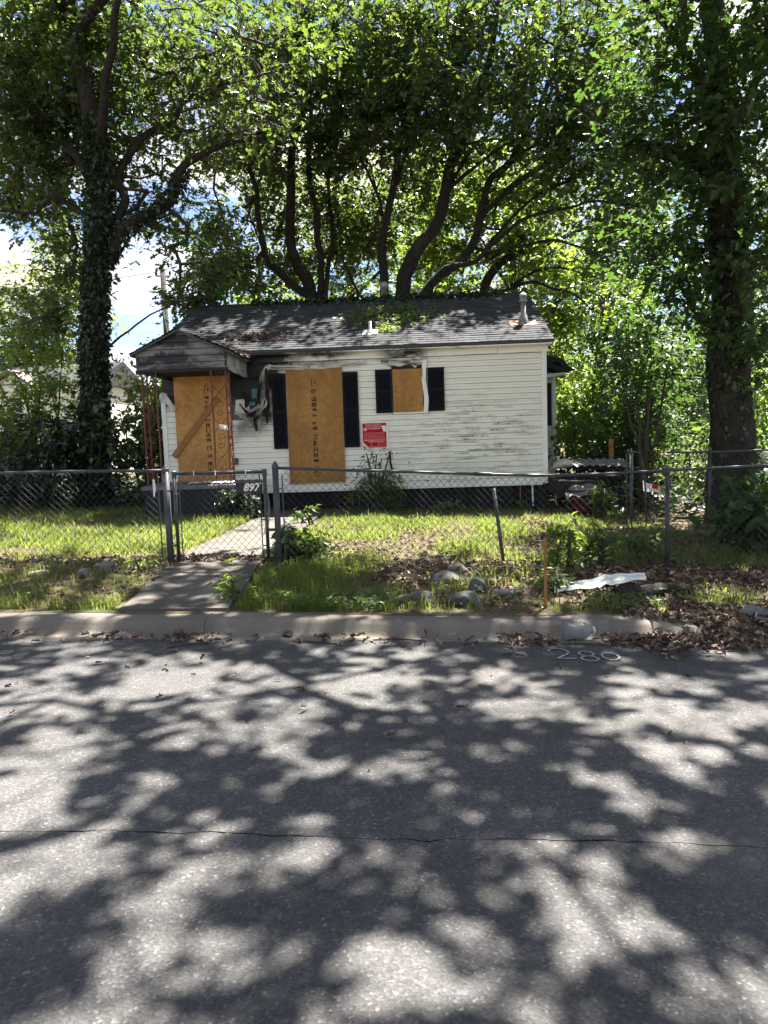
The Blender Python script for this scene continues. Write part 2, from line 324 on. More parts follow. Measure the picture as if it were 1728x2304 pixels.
def smooth_line(pts, step=.25):
    P = [Vector(p[:3]) for p in pts]; R = [p[3] for p in pts] if len(pts[0]) > 3 else [0] * len(pts); out = []
    for i in range(len(P) - 1):
        a, b, c, d = P[max(i - 1, 0)], P[i], P[i + 1], P[min(i + 2, len(P) - 1)]; n = max(1, int((c - b).length / step))
        for q in range(n):
            t = q / n; p = .5 * ((2 * b) + (c - a) * t + (2 * a - 5 * b + 4 * c - d) * t * t + (-a + 3 * b - 3 * c + d) * t ** 3)
            out.append((*p, R[i] + (R[i + 1] - R[i]) * t))
    out.append((*P[-1], R[-1])); return out

# leaf sheets: arrays of many small folded leaves
def tmpl(half, fold=.18):
    """half outline (x>=0) -> two folded polygons"""
    n = len(half); v = [(x, y, abs(x) * fold - .12 * y * y) for x, y in half] + [(-x, y, abs(x) * fold - .12 * y * y) for x, y in half]
    return np.array(v), np.array([list(range(n)), list(range(2 * n - 1, n - 1, -1))])
T_OAK = tmpl([(0, 0), (.17, .18), (.08, .32), (.32, .52), (.12, .64), (.22, .84), (0, 1)])
T_MID = tmpl([(0, 0), (.22, .28), (.11, .42), (.30, .62), (0, 1)])
T_KITE = tmpl([(0, 0), (.27, .42), (0, 1)]); T_SLIM = tmpl([(0, 0), (.15, .40), (0, 1)]); T_BROAD = tmpl([(0, .0), (.30, .10), (.36, .42), (.12, .8), (0, 1)], .12)
T_DEAD = tmpl([(0, 0), (.20, .25), (.10, .45), (.26, .62), (0, 1)], .9)
def leaf_sheet(name, pos, size, T, mat, parent=None, droop=(.15, .45), roll=.7, up=None, az=None):
    n = len(pos); tv, tp = T; th = RNG.uniform(0, 2 * math.pi, n) if az is None else az
    pit = -RNG.normal(droop[0], droop[1], n); d = np.stack([np.cos(th) * np.cos(pit), np.sin(th) * np.cos(pit), np.sin(pit)], 1)
    s_ = np.stack([d[:, 1], -d[:, 0], np.zeros(n)], 1); s_ /= np.linalg.norm(s_, axis=1)[:, None] + 1e-9; nn = np.cross(s_, d)
    ro = RNG.normal(0, roll, n)[:, None]; s2 = s_ * np.cos(ro) + nn * np.sin(ro); n2 = np.cross(s2, d)
    sz = np.asarray(size)[:, None, None]
    V = pos[:, None, :] + sz * (tv[None, :, 0:1] * s2[:, None, :] + tv[None, :, 1:2] * d[:, None, :] + tv[None, :, 2:3] * n2[:, None, :])
    k_ = len(tv); F = (np.arange(n)[:, None, None] * k_ + tp[None]).reshape(-1, tp.shape[1]); rn = np.repeat(RNG.random(n), len(tp))
    return mesh_np(name, V.reshape(-1, 3), [F], mat, parent, [rn])

# ================================================================== SETTING
SLOPE = .03
def sstep(a, b, x): t = np.clip((np.asarray(x, float) - a) / (b - a), 0, 1); return t * t * (3 - 2 * t)
def zx(x): return -SLOPE * np.clip(x, -14, 14)
def zg(x, y):
    """height of the lot"""
    x = np.asarray(x, float); y = np.asarray(y, float)
    b = .125 + .09 * sstep(6.6, 8.4, y) - .02 * sstep(9, 15, y)
    apron = .004 + (.15) * sstep(5.75, 8.2, y)
    w = sstep(2.0, 2.5, x); b = b * (1 - w) + apron * w
    b = b + (fbm(x * .9, y * .9, 3) - .5) * .07 * sstep(6.5, 7.3, y) + (fbm(x * 3, y * 3, 9) - .5) * .03 * sstep(6.4, 6.8, y)
    edge = np.where(x < 2.35, 6.34, 5.72)
    b = np.where(y < edge, -.22, b)
    return b + zx(x)
xs = np.concatenate([[-400, -150, -70, -40, -25, -17, -13], np.arange(-10.5, 9.01, .12), [10, 13, 17, 25, 40, 70, 150, 400]])
ys = np.concatenate([[-300, -60, -12, -3.6, 5.5, 5.70, 5.74], np.arange(5.8, 6.3, .12), [6.33, 6.36], np.arange(6.45, 16.6, .12), [17.5, 19, 22, 26, 32, 42, 60, 100, 200, 500, 1200]])
GX, GY = np.meshgrid(xs, ys); V = np.stack([GX, GY, zg(GX, GY)], -1).reshape(-1, 3); nx, ny = len(xs), len(ys)
I = (np.arange(ny - 1)[:, None] * nx + np.arange(nx - 1)[None]).reshape(-1)
tag(mesh_np('ground', V, [np.stack([I, I + 1, I + nx + 1, I + nx], 1)], 'dirt', smooth=True), kind='structure')

# road: two paved passes with the open seam between them, over a lower bed
cx_ = np.concatenate([[-60, -40, -20, -12], np.arange(-8, 8, .035), [12, 20, 40, 60]])
cy_ = 2.93 + (fbm(cx_ * 2.2, cx_ * 0, 21) - .5) * .05 + (fbm(cx_ * 11, cx_ * 0, 5) - .5) * .028
gap = .0012 + .006 * fbm(cx_ * 6, cx_ * 0, 31) ** 2
Vr = []; Fr = []
for rows in ((np.full_like(cx_, -3.2), np.full_like(cx_, .5), cy_ - gap), (cy_ + gap, np.full_like(cx_, 4.4), np.full_like(cx_, 5.95))):
    o0 = len(Vr); n = len(cx_)
    for r_ in rows: Vr += [(x, y, float(zx(x)) + (.006 * math.sin(x * .9) * math.sin(y * 1.3) if abs(y - 5.95) > .1 else 0)) for x, y in zip(cx_, r_)]
    for q in range(2):
        for i in range(n - 1): a = o0 + q * n + i; Fr.append((a, a + 1, a + n + 1, a + n))
rw = link('road', bpy.data.meshes.new('road'), 'asphalt'); rw.data.from_pydata(Vr, [], Fr); tag(rw, kind='structure')
tag(MB().grid(lambda a, b: (-60 + 120 * a, -3.2 + 9.2 * b, float(zx(-60 + 120 * a)) - .03), 60, 1).build('road_bed', 'dark'), kind='structure')
# painted survey number on the road
def text_obj(name, body, size, mat, parent=None, mw=None, ext=.002, shear=0, offset=0):
    c = bpy.data.curves.new(name, 'FONT'); c.body = body; c.size = size; c.extrude = ext; c.shear = shear; c.offset = offset; c.align_x = 'CENTER'; c.align_y = 'CENTER'; c.resolution_u = 3
    o = bpy.data.objects.new('tmp', c); COL.objects.link(o); bpy.context.view_layer.update()
    me = bpy.data.meshes.new_from_object(o.evaluated_get(bpy.context.evaluated_depsgraph_get())); bpy.data.objects.remove(o)
    me.materials.clear(); r_ = link(name, me, mat, parent)
    if mw is not None: r_.matrix_world = mw
    return r_
def ring(cx, cy, rx, ry, a0, a1, n=22): return [(cx + rx * math.cos(a0 + (a1 - a0) * i / n), cy + ry * math.sin(a0 + (a1 - a0) * i / n)) for i in range(n + 1)]
def stroke(mb, pts, w):
    for (a, b) in zip(pts[:-1], pts[1:]):
        d = Vector((b[0] - a[0], b[1] - a[1], 0)); d.normalize(); nrm = Vector((-d.y, d.x, 0)) * w
        zf = lambda q: float(zx(q.x)) + .0095
        P_ = [Vector((*a, 0)) + nrm - d * w * .3, Vector((*a, 0)) - nrm - d * w * .3, Vector((*b, 0)) - nrm + d * w * .3, Vector((*b, 0)) + nrm + d * w * .3]
        mb.quad(*[(p.x, p.y, zf(p)) for p in P_])
NX, NY, NS = 1.245, 5.56, .72
num = empty('painted_number', (NX, NY, 0), 'faint white sprayed number 280 on the asphalt near the kerb end', 'road marking'); num.matrix_basis = Matrix.Translation((NX, NY, 0))
def digit(q):
    mb = MB(); stroke(mb, [(NX + (x - 1.24) * NS, NY + (y - 5.1) * NS * 1.5) for x, y in q], .0088)
    o = mb.build('digit', 'paint', num); o.matrix_parent_inverse = num.matrix_basis.inverted()
digit(ring(.98, 5.19, .105, .085, 2.9, -.9) + [(.93, 5.03), (1.12, 5.03)])
digit(ring(1.265, 5.15, .075, .06, -1.57, 4.71, 22) + ring(1.265, 5.032, .085, .058, 1.57, 7.85, 22))
digit(ring(1.50, 5.09, .085, .085, 0, 6.28))

# kerb
kerb = tag(MB().box(-45, 6.15, -.4, 2.05, 6.36, -.33).build('kerb', 'kerb'), kind='structure')
prof = [(5.94, .002), (6.04, .004), (6.085, .010), (6.115, .035), (6.145, .085), (6.165, .105), (6.20, .118), (6.40, .122), (6.425, .105), (6.425, -.15), (5.94, -.15)]
def kerb_piece(x0, x1, drop=0, wob=0):
    mb = MB(); n = max(2, int((x1 - x0) / .25)); i0 = 0
    for i in range(n + 1):
        x = x0 + (x1 - x0) * i / n
        for j, (y, z) in enumerate(prof):
            jz = (vnoise(x * 4, j * 3.1, 5) - .5) * .012 * (3 <= j <= 7) + (vnoise(x * 1.3, 2, 8) - .5) * .02 * (j < 9)
            mb.v.append((x, y + float(jz), z + float(zx(x)) + float(jz) - (drop * (j > 2) * (j < 9) * (.6 + .5 * math.sin(x * 9)))))
    m = len(prof)
    for i in range(n):
        for j in range(m): a = i * m + j; b = i * m + (j + 1) % m; mb.f.append((a, b, b + m, a + m))
    mb.f.append(tuple(range(m - 1, -1, -1))); mb.f.append(tuple(n * m + q for q in range(m)))
    return mb
bx = [-43.9 + 3.05 * i for i in range(14)] + [-1.85, 1.2, 1.93]
bx = [b for b in bx if b < -2.5] + [-1.85, 1.93]
for a, b in zip(bx[:-1], bx[1:]): kerb_piece(a + .004, b - .004).build('kerb_block', 'kerb', kerb, True)
kerb_piece(1.97, 2.34, .05).build('broken_kerb_end', 'kerb', kerb, True)

# front path: concrete slabs
path = tag(MB().grid(lambda a, b: (-2.80 + 1.0 * a, 6.45 + 7.6 * b, float(zg(-2.3, 6.45 + 7.6 * b)) - .05), 2, 30).build('path', 'dirt'), kind='structure')
py = [6.44, 7.75, 8.75, 9.95, 11.2, 12.45, 13.7, 14.6]
for i, (a, b) in enumerate(zip(py[:-1], py[1:])):
    mb = MB(); a += .012; b -= .012; tl = (vnoise(i, 1.5, 4) - .5) * .04
    def pf(u, v, zoff=0):
        y = a + (b - a) * v; t = (y - 6.4) / 2.5; xl = -2.72 - .25 * min(t, 1) + (fbm(y * 3, 1, 6) - .5) * .05; xr = -1.72 - .14 * min(t, 1) + (fbm(y * 3, 7, 6) - .5) * .05
        x = xl + (xr - xl) * u; return (x, y, .155 + .085 * float(sstep(6.6, 8.6, y)) - .01 * float(sstep(9, 14, y)) + SLOPE * 2.3 + tl * (v - .5) - .012 * (x + 2.3) + zoff)
    mb.grid(pf, 4, 5)
    edge = [pf(u / 4, 0) for u in range(5)] + [pf(1, v / 5) for v in range(1, 6)] + [pf(u / 4, 1) for u in range(3, -1, -1)] + [pf(0, v / 5) for v in range(4, 0, -1)]
    for p, q in zip(edge, edge[1:] + edge[:1]): mb.quad(p, (p[0], p[1], p[2] - .09), (q[0], q[1], q[2] - .09), q)
    mb.build('slab', 'path', path)

# ================================================================== HOUSE
YW = 15.4; XL, XR = -5.25, 2.70; ZB, ZT = .69, 3.34
house = empty('house', (-1.3, YW, .2), 'small boarded-up white house with fire damage and dark shingle roof', 'house')
def H(o):
    if o.parent is None: o.parent = house
    o.matrix_parent_inverse = house.matrix_basis.inverted() if o.parent == house else o.matrix_parent_inverse
    return o
house.matrix_basis = Matrix.Translation(Vector((-1.3, YW, .2)))
def hb(mb, name, mat, parent=None, **kw): return H(mb.build(name, mat, parent or house, **kw))
wall = hb(MB().box(XL + .02, YW + .03, ZB, XR - .02, 21.5, 3.5), 'wall', 'oldwall')
# clapboards of vinyl, one by one
pitch = .1152; n = int((ZT - ZB) / pitch)
def board_mesh(x0, x1, seed, ragged=0, nx_=14):
    mb = MB(); pr = [(.030, .0), (-.012, .001), (-.012, .010), (.004, pitch * .485), (.016, pitch * .49), (.016, pitch * .525), (-.006, pitch * .53), (-.005, pitch * .58), (.010, pitch - .007), (.030, pitch - .006)]
    for i in range(nx_ + 1):
        x = x0 + (x1 - x0) * i / nx_
        for j, (y, z) in enumerate(pr):
            w = (vnoise(x * 1.1, seed * 3.3, 2) - .5) * .006; xx = x + (ragged * (vnoise(j * 1.7, seed * 2.1, 12) - .2) if i == 0 else 0)
            mb.v.append((xx, y + w, z + w * .5))
    m = len(pr)
    for i in range(nx_):
        for j in range(m - 1): a = i * m + j; mb.f.append((a + m, a, a + 1, a + m + 1))
    return mb
protos = []
for i in range(n):
    z = ZB + i * pitch
    if z < 2.12: segs = [(XL, XR - .09)]
    elif z < 2.45: segs = [(XL, -4.6), (-3.42 + .2 * math.sin(i * 2.3), XR - .09)]
    elif z < 2.62: segs = [(XL, -4.6), (-3.12, XR - .09)]
    else: segs = [(-3.08 + .05 * math.sin(i * 3), XR - .09)]
    for (a, b) in segs:
        full = (a == XL and b == XR - .09)
        if full and protos:
            o = link('siding_board', protos[i % len(protos)] if len(protos) > 4 else protos[0], 'siding', wall)
        else:
            mb = board_mesh(a, b, i, .12 if a > -4 else 0); o = mb.build('siding_board', 'siding', wall)
            if full: protos.append(o.data)
        o.location = (0, YW - .012, z)
        H(o); o.matrix_parent_inverse = (wall.matrix_parent_inverse @ Matrix()) if False else (house.matrix_basis @ wall.matrix_parent_inverse).inverted()
# older clapboards laid bare by the fire
for i in range(9):
    z = 2.10 + i * .15
    for a, b in ((XL, -4.6), (-3.85, -2.92)):
        o = hb(MB().prism([(a, YW + .03, z), (a, YW - .0, z + .004), (a, YW + .02, z + .152)], (b - a, 0, 0)), 'old_board', 'oldwall', wall); o.matrix_parent_inverse = (house.matrix_basis @ wall.matrix_parent_inverse).inverted()
def sub(o, par):
    """keep world placement under a part of the house"""
    o.parent = par; m = Matrix()
    chain = []; p = par
    while p is not None: chain.append(p); p = p.parent
    for p in reversed(chain): m = m @ p.matrix_parent_inverse @ p.matrix_basis
    o.matrix_parent_inverse = m.inverted(); return o
# trims
hb(MB().box(XR - .09, YW - .035, ZB - .02, XR + .01, YW + .05, ZT + .003), 'corner_trim', 'trim', bevel=.006)
hb(MB().box(XL - .03, YW - .035, ZB - .02, XL + .07, YW + .05, 2.62), 'corner_trim', 'trim', bevel=.006)
hb(MB().box(XL, YW - .03, ZB - .05, XR - .092, YW - .004, ZB + .012), 'starter_strip', 'trim', bevel=.004)
fx = [-3.2, -1.72, .28, 1.72, 2.74]
for a, b in zip(fx[:-1], fx[1:]):
    hb(MB().grid(lambda u, v: (a + .004 + (b - a - .008) * u, YW - .05 + .035 * v - .012 * math.sin(v * 3.1) + .004 * math.sin(u * 9 + a), ZT + .17 * v - .004 * math.sin(u * 5 + a)), 8, 4), 'frieze_board', 'frieze')
# roof
EZ, EY, RZ, RY = 3.555, 15.12, 5.10, 18.45; RX0, RX1 = -5.36, 2.82
sl = math.hypot(RY - EY, RZ - EZ); Vd = Vector((0, (RY - EY) / sl, (RZ - EZ) / sl)); Nd = Vector((0, -Vd.z, Vd.y))
roof = hb(MB().prism([(RX0 + .03, EY + .02, EZ - .025), (RX0 + .03, RY, RZ - .02), (RX0 + .03, 2 * RY - EY - .02, EZ - .025), (RX0 + .03, 2 * RY - EY - .02, EZ - .06), (RX0 + .03, RY, RZ - .1), (RX0 + .03, EY + .02, EZ - .06)], (RX1 - RX0 - .06, 0, 0)), 'roof', 'fascia')
hb(MB().prism([(XL + .05, YW + .1, 3.45), (XL + .05, RY, RZ - .2), (XL + .05, 21.4, 3.45)], (XR - XL - .1, 0, 0)), 'gable_wall', 'siding')
def shingles(name, O, U, Vv, Nn, width, length, parent, trim=None):
    vs_, fs_, rn = [], [], []; expo, tw = .142, .305; rows = int(length / expo)
    for r_ in range(rows):
        c0 = -(.15 if r_ % 2 else 0) + random.uniform(-.02, .02); v0 = r_ * expo - .01
        while c0 < width:
            a, b = max(c0 + .003, 0), min(c0 + tw - .003, width); c0 += tw
            if b - a < .02: continue
            j = random.uniform(-.007, .007); l = v0 + j; e = min(l + expo * 1.25, length); lift = .016 + random.uniform(-.003, .007) * (random.random() < .35)
            i = len(vs_)
            for (uu, vv_, nn_) in ((a, l, 0), (b, l, 0), (a, l, lift), (b, l, lift + random.uniform(-.002, .003)), (a, e, .004), (b, e, .004)):
                vs_.append(tuple(O + U * uu + Vv * vv_ + Nn * nn_))
            fs_ += [(i, i + 1, i + 3, i + 2), (i + 2, i + 3, i + 5, i + 4)]; q = random.random(); rn += [q, q]
            fs_ += [(i, i + 2, i + 4, i + 4), (i + 1, i + 5, i + 3, i + 3)] if False else []
    me = bpy.data.meshes.new(name); me.from_pydata(vs_, [], fs_); at_ = me.attributes.new('rnd', 'FLOAT', 'FACE'); at_.data.foreach_set('value', rn)
    o = link(name, me, 'shingle', parent); sub(o, parent); tag(o, kind='stuff'); return o
Ux = Vector((1, 0, 0))
shingles('shingles', Vector((RX0, EY, EZ)), Ux, Vd, Nd, RX1 - RX0, sl, roof)
Vb = Vector((0, -Vd.y, Vd.z)); shingles('shingles', Vector((RX1, 2 * RY - EY, EZ)), -Ux, Vb, Vector((0, Vb.z, -Vb.y)) * -1, RX1 - RX0, sl, roof)
for i in range(28):
    x = RX0 + i * .293; mb = MB(); t = .022 + .006 * (i % 2)
    mb.prism([(x, RY - .14, RZ - .052), (x, RY, RZ + .018), (x, RY + .14, RZ - .052), (x, RY + .14, RZ - .066), (x, RY, RZ), (x, RY - .14, RZ - .066)], (.285, 0, 0)); o = mb.build('ridge_cap', 'shingle', roof); sub(o, roof); o.location.z += .004 * (i % 2)
hb(MB().box(RX0, EY - .012, EZ - .05, RX1, EY + .012, EZ - .004), 'drip_edge', 'fascia')
hb(MB().box(RX0 + .05, EY + .012, EZ - .085, RX1 - .04, YW + .02, EZ - .062), 'soffit', 'frieze')
mb = MB().prism([(RX1 - .025, EY, EZ - .12), (RX1 - .025, EY, EZ - .005), (RX1 - .025, RY, RZ - .005), (RX1 - .025, 2 * RY - EY, EZ - .005), (RX1 - .025, 2 * RY - EY, EZ - .12), (RX1 - .025, RY, RZ - .14)], (.02, 0, 0)); hb(mb, 'rake_board', 'trim')
mb = MB().prism([(RX0 + .005, EY, EZ - .12), (RX0 + .005, EY, EZ - .005), (RX0 + .005, RY, RZ - .005), (RX0 + .005, 2 * RY - EY, EZ - .005), (RX0 + .005, 2 * RY - EY, EZ - .12), (RX0 + .005, RY, RZ - .14)], (.02, 0, 0)); hb(mb, 'rake_board', 'trim')
def roofz(y): return EZ + (y - EY) * (RZ - EZ) / (RY - EY)
# flue, plumbing vent, ridge pipe
def lathe(mb, c, prof_, sides=16):
    i0 = len(mb.v)
    for (r_, z) in prof_:
        for q in range(sides): th = 2 * math.pi * q / sides; mb.v.append((c[0] + r_ * math.cos(th), c[1] + r_ * math.sin(th), c[2] + z))
    for k_ in range(len(prof_) - 1):
        for q in range(sides): a = i0 + k_ * sides; mb.f.append((a + q, a + (q + 1) % sides, a + sides + (q + 1) % sides, a + sides + q))
    mb.f.append(tuple(i0 + (len(prof_) - 1) * sides + q for q in range(sides))); return mb
fy = 16.15; fz = roofz(fy)
fl = hb(lathe(MB(), (2.37, fy, fz - .05), [(.13, 0), (.075, .22), (.055, .24), (.055, .50)]), 'flue_pipe', 'flue', smooth=True)
sub(lathe(MB(), (2.37, fy, fz + .44), [(.05, 0), (.082, .01), (.082, .05), (.066, .06), (.066, .10), (.085, .11), (.085, .16), (.03, .2)]).build('flue_cap', 'flue', fl), fl)
sub(MB().grid(lambda a, b: tuple(Vector((2.37 - .30 + .56 * a + .02 * math.sin(b * 9), 0, 0)) + Vector((0, fy - .17, roofz(fy - .17) + .024)) + Vd * (.33 * b + .02 * math.sin(a * 8))), 6, 6).build('flashing', 'rustflash', fl), fl)
p = at(833, 738, 15.95); vy = 15.95
vp = hb(lathe(MB(), (p.x, vy, roofz(vy) - .03), [(.12, 0), (.10, .05), (.045, .10), (.03, .12), (.028, .27)], 12), 'plumbing_vent', 'white', smooth=True)
sub(MB().grid(lambda a, b: tuple(Vector((p.x - .16 + .32 * a, vy - .15, roofz(vy - .15) + .022)) + Vd * (.32 * b)), 2, 2).build('vent_flashing', 'alum', vp), vp)
rp_ = hb(lathe(MB(), (-.66, 18.7, 4.85), [(.075, 0), (.075, .55), (.095, .56), (.095, .66), (.07, .70)], 12), 'ridge_pipe', 'flue', smooth=True)
# near-black panel standing in for the shade of the open crawlspace, and piers
hb(MB().box(XL + .1, YW + .18, -.3, XR - .05, YW + .24, ZB), 'crawlspace_shade_panel', 'dark')
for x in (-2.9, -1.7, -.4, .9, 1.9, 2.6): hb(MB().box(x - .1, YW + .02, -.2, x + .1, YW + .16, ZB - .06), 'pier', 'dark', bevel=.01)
# plywood over the front window, with shutters
def panel(x0, x1, z0, z1, y, name='plywood_panel', mat='osb', skew=0, parent=None, t=.014):
    mb = MB().prism([(x0, y, z0), (x1, y, z0 + skew), (x1 + skew, y, z1 + skew), (x0 + skew, y, z1)], (0, t, 0)); return hb(mb, name, mat, parent)
def marks(par, xc, z0, z1, y, lean=0, seed=1):
    rg = random.Random(seed); mb = MB(); z = z1
    def bar(a, b, c, d):
        sh = lambda zz: lean * (zz - z0); mb.quad((a + sh(c), y, c), (b + sh(c), y, c), (b + sh(d), y, d), (a + sh(d), y, d))
    bar(xc - .045, xc + .045, z - .012, z); bar(xc - .045, xc - .03, z - .17, z - .012); bar(xc + .02, xc + .045, z - .12, z - .05); z -= .22
    while z > z0 + .28:
        hgt = rg.uniform(.05, .12)
        for q in range(3):
            if rg.random() < .85: bar(xc - .05 + q * .035, xc - .05 + q * .035 + rg.uniform(.012, .026), z - hgt, z)
        for q in range(rg.randint(1, 3)): zz = z - rg.uniform(.0, hgt); bar(xc - .05, xc + .05 - rg.uniform(0, .04), zz - .012, zz)
        z -= hgt + rg.choice((.02, .03, .09))
    for a, b, c, d in ((xc - .05, xc + .05, z - .01, z), (xc - .05, xc + .05, z0, z0 + .01), (xc - .05, xc - .04, z0, z), (xc + .04, xc + .05, z0, z), (xc - .02, xc + .01, z0 + .05, z - .04)): bar(a, b, c, d)
    tag(sub(mb.build('ink_stamp', 'ink', par), par), kind='stuff')
pw = panel(-2.635, -1.475, .825, 3.17, YW - .074, mat='osb2', skew=.012); tag(pw, 'large plywood sheet over the tall front window'); marks(pw, -2.06, .98, 2.98, YW - .0765, 0, 3)
hb(MB().box(-2.6, YW - .036, .9, -1.5, YW - .02, 3.05), 'dark_window_panel', 'char')  # flat near-black panel standing in for the dark window recess
def shutter(x0, x1, z0, z1):
    y = YW - .068; s_ = hb(MB().box(x0, y, z0, x0 + .045, y + .03, z1).box(x1 - .045, y, z0, x1, y + .03, z1).box(x0 + .0455, y + .001, z0, x1 - .0455, y + .03, z0 + .07).box(x0 + .0455, y + .001, z1 - .07, x1 - .0455, y + .03, z1).box(x0 + .0455, y + .001, (z0 + z1) / 2 - .03, x1 - .0455, y + .03, (z0 + z1) / 2 + .03).box(x0 + .04, y + .022, z0 + .03, x1 - .04, y + .028, z1 - .03), 'shutter', 'shutter')
    mb = MB(); zc = (z0 + z1) / 2
    for a, b in ((z0 + .075, zc - .035), (zc + .035, z1 - .075)):
        k_ = int((b - a) / .036)
        for i in range(k_): zz = a + (b - a) * i / k_; mb.prism([(x0 + .046, y + .004, zz), (x0 + .046, y + .021, zz + .026), (x0 + .046, y + .021, zz + .032), (x0 + .046, y + .002, zz + .006)], (x1 - x0 - .092, 0, 0))
    tag(sub(mb.build('louvers', 'shutter', s_), s_), kind='stuff')
for a in ((-2.935, -2.645, 1.555, 3.095), (-1.462, -1.145, 1.54, 3.085), (-.785, -.455, 2.22, 3.105), (.285, .625, 2.228, 3.11)): shutter(*a)
# small window
hb(MB().box(-.45, YW - .034, 2.2, .27, YW - .02, 3.17), 'dark_window_panel', 'char')  # burnt gap and shaded recess painted as one near-black panel
w2 = panel(-.43, .185, 2.225, 3.10, YW - .055, mat='osb2'); tag(w2, 'small weathered plywood square over the high window')
hb(MB().grid(lambda a, b: (.185 + .09 * a + .02 * math.sin(b * 7), YW - .06 - .02 * math.sin(b * 5 + a), 2.22 + 1.06 * b), 2, 12), 'loose_jamb', 'trim')
hb(MB().box(-.44, YW - .06, 2.19, .28, YW - .02, 2.222), 'window_sill', 'trim', bevel=.004)
def drape(x0, x1, z0, sag, w, name='melted_siding', mat='melt', y=YW - .05):
    hb(MB().grid(lambda a, b: (x0 + (x1 - x0) * a, y - .03 * math.sin(b * 3.14) + .01 * math.sin(a * 17), z0 - sag * math.sin(a * 3.14) + w * (b - .5) * (1 + .3 * math.sin(a * 13)) + .012 * math.sin(a * 9 + b * 4)), 18, 4), name, mat)
drape(-.62, .0, 3.24, .05, .045); drape(-.1, .28, 3.28, -.03, .035); drape(-.05, .12, 3.2, .06, .03); drape(-.75, .25, 3.31, .01, .03)
hb(MB().box(-.66, YW - .062, 3.235, -.5, YW - .05, 3.285), 'sheathing_patch', 'teal')
# drooping vinyl over the tall window and scorched flaps left of it
for a in ((-3.0, -.95, 3.27, .05, .05), (-2.95, -1.2, 3.21, .035, .035), (-2.7, -1.0, 3.25, .065, .03)): drape(*a)
def flap(pts, w, name='melted_siding', mat='melt'):
    L_ = smooth_line([(*p_, 0) for p_ in pts], .06); n_ = len(L_)
    hb(MB().grid(lambda a, b: (L_[round(a * (n_ - 1))][0] + w * (b - .5) * (.5 + .7 * math.sin(a * 2.8 + .3)), L_[round(a * (n_ - 1))][1] - .03 * math.sin(b * 6 + a * 5), L_[round(a * (n_ - 1))][2] + .02 * math.sin(a * 11 + b * 3)), n_ - 1, 4), name, mat)
Yf = YW - .06
flap([(-2.95, Yf, 3.28), (-3.05, Yf, 3.1), (-3.06, Yf, 2.8), (-3.08, Yf - .03, 2.5), (-3.25, Yf - .05, 2.3), (-3.4, Yf - .05, 2.15)], .10)
flap([(-3.02, Yf - .02, 3.25), (-3.12, Yf, 3.0), (-3.10, Yf, 2.7), (-3.2, Yf - .04, 2.45), (-3.5, Yf - .04, 2.3), (-3.62, Yf - .04, 2.22)], .09)
flap([(-3.1, Yf, 2.6), (-3.18, Yf - .03, 2.35), (-3.22, Yf - .04, 2.1), (-3.2, Yf - .05, 1.98)], .07, mat='melt')
flap([(-3.08, Yf - .03, 2.55), (-3.06, Yf - .05, 2.3), (-3.05, Yf - .05, 2.08)], .055, mat='char')
flap([(-3.25, Yf - .03, 2.4), (-3.3, Yf - .05, 2.15), (-3.28, Yf - .05, 1.93)], .06, mat='char')
flap([(-3.02, Yf - .02, 3.2), (-3.0, Yf - .04, 2.9), (-3.03, Yf - .05, 2.6), (-2.99, Yf - .05, 2.42)], .07, mat='char')
flap([(-3.15, Yf - .03, 2.9), (-3.2, Yf - .05, 2.65), (-3.17, Yf - .05, 2.45)], .06, mat='char'); flap([(-3.55, Yf - .02, 2.75), (-3.45, Yf - .04, 2.6), (-3.48, Yf - .05, 2.42)], .09, mat='char'); flap([(-3.7, Yf - .02, 3.1), (-3.4, Yf - .03, 3.02), (-3.15, Yf - .03, 3.08)], .08, mat='char')
flap([(-3.6, Yf - .03, 2.5), (-3.42, Yf - .05, 2.3), (-3.25, Yf - .05, 2.22), (-3.15, Yf - .05, 2.3)], .06, mat='char')
flap([(-3.7, Yf, 2.35), (-3.5, Yf - .03, 2.2), (-3.38, Yf - .03, 2.05)], .08)
hb(MB().box(-3.36, YW - .02, 2.62, -3.14, YW - .006, 2.82), 'sheathing_patch', 'teal'); hb(MB().box(-3.5, YW - .022, 2.47, -3.3, YW - .008, 2.55), 'sheathing_patch', 'teal')
hb(MB().prism([(-3.74, YW - .022, 2.3), (-3.4, YW - .022, 2.32), (-3.45, YW - .022, 2.62), (-3.7, YW - .022, 2.6)], (0, .01, 0)), 'sheathing_patch', 'melt')
# little fittings on the wall
p = at(1008, 884, YW); hb(MB().box(.635, YW - .05, 2.56, .82, YW - .02, 2.63), 'cable_cover', 'trim', bevel=.006)
hb(lathe(MB(), (0, 0, 0), [(.045, 0), (.045, .03), (.03, .032), (.03, .01)], 12), 'wall_vent', 'char').matrix_world = Matrix.Translation((1.725, YW - .01, 1.93)) @ Matrix.Rotation(math.pi / 2, 4, 'X')
hb(MB().tube([(-.54, YW - .05, 1.43), (-.53, YW - .055, 1.2), (-.49, YW - .05, 1.03)], .022), 'cable_conduit', 'char')
p = at(532, 1038, YW); hb(MB().box(p.x - .06, YW - .08, p.z - .06, p.x + .05, YW - .02, p.z + .07), 'meter_box', 'steel', bevel=.008)
for (px, py_) in ((1121, 951), (921, 1041), (1012, 1083), (963, 1082)):
    q = at(px, py_, YW - .03); hb(MB().grid(lambda a, b: (q.x + .03 * (a - .5), YW - .025, q.z + .03 * (b - .5)), 1, 1), 'dark_hole_patch', 'char')  # flat near-black squares painted for the dark inside of holes
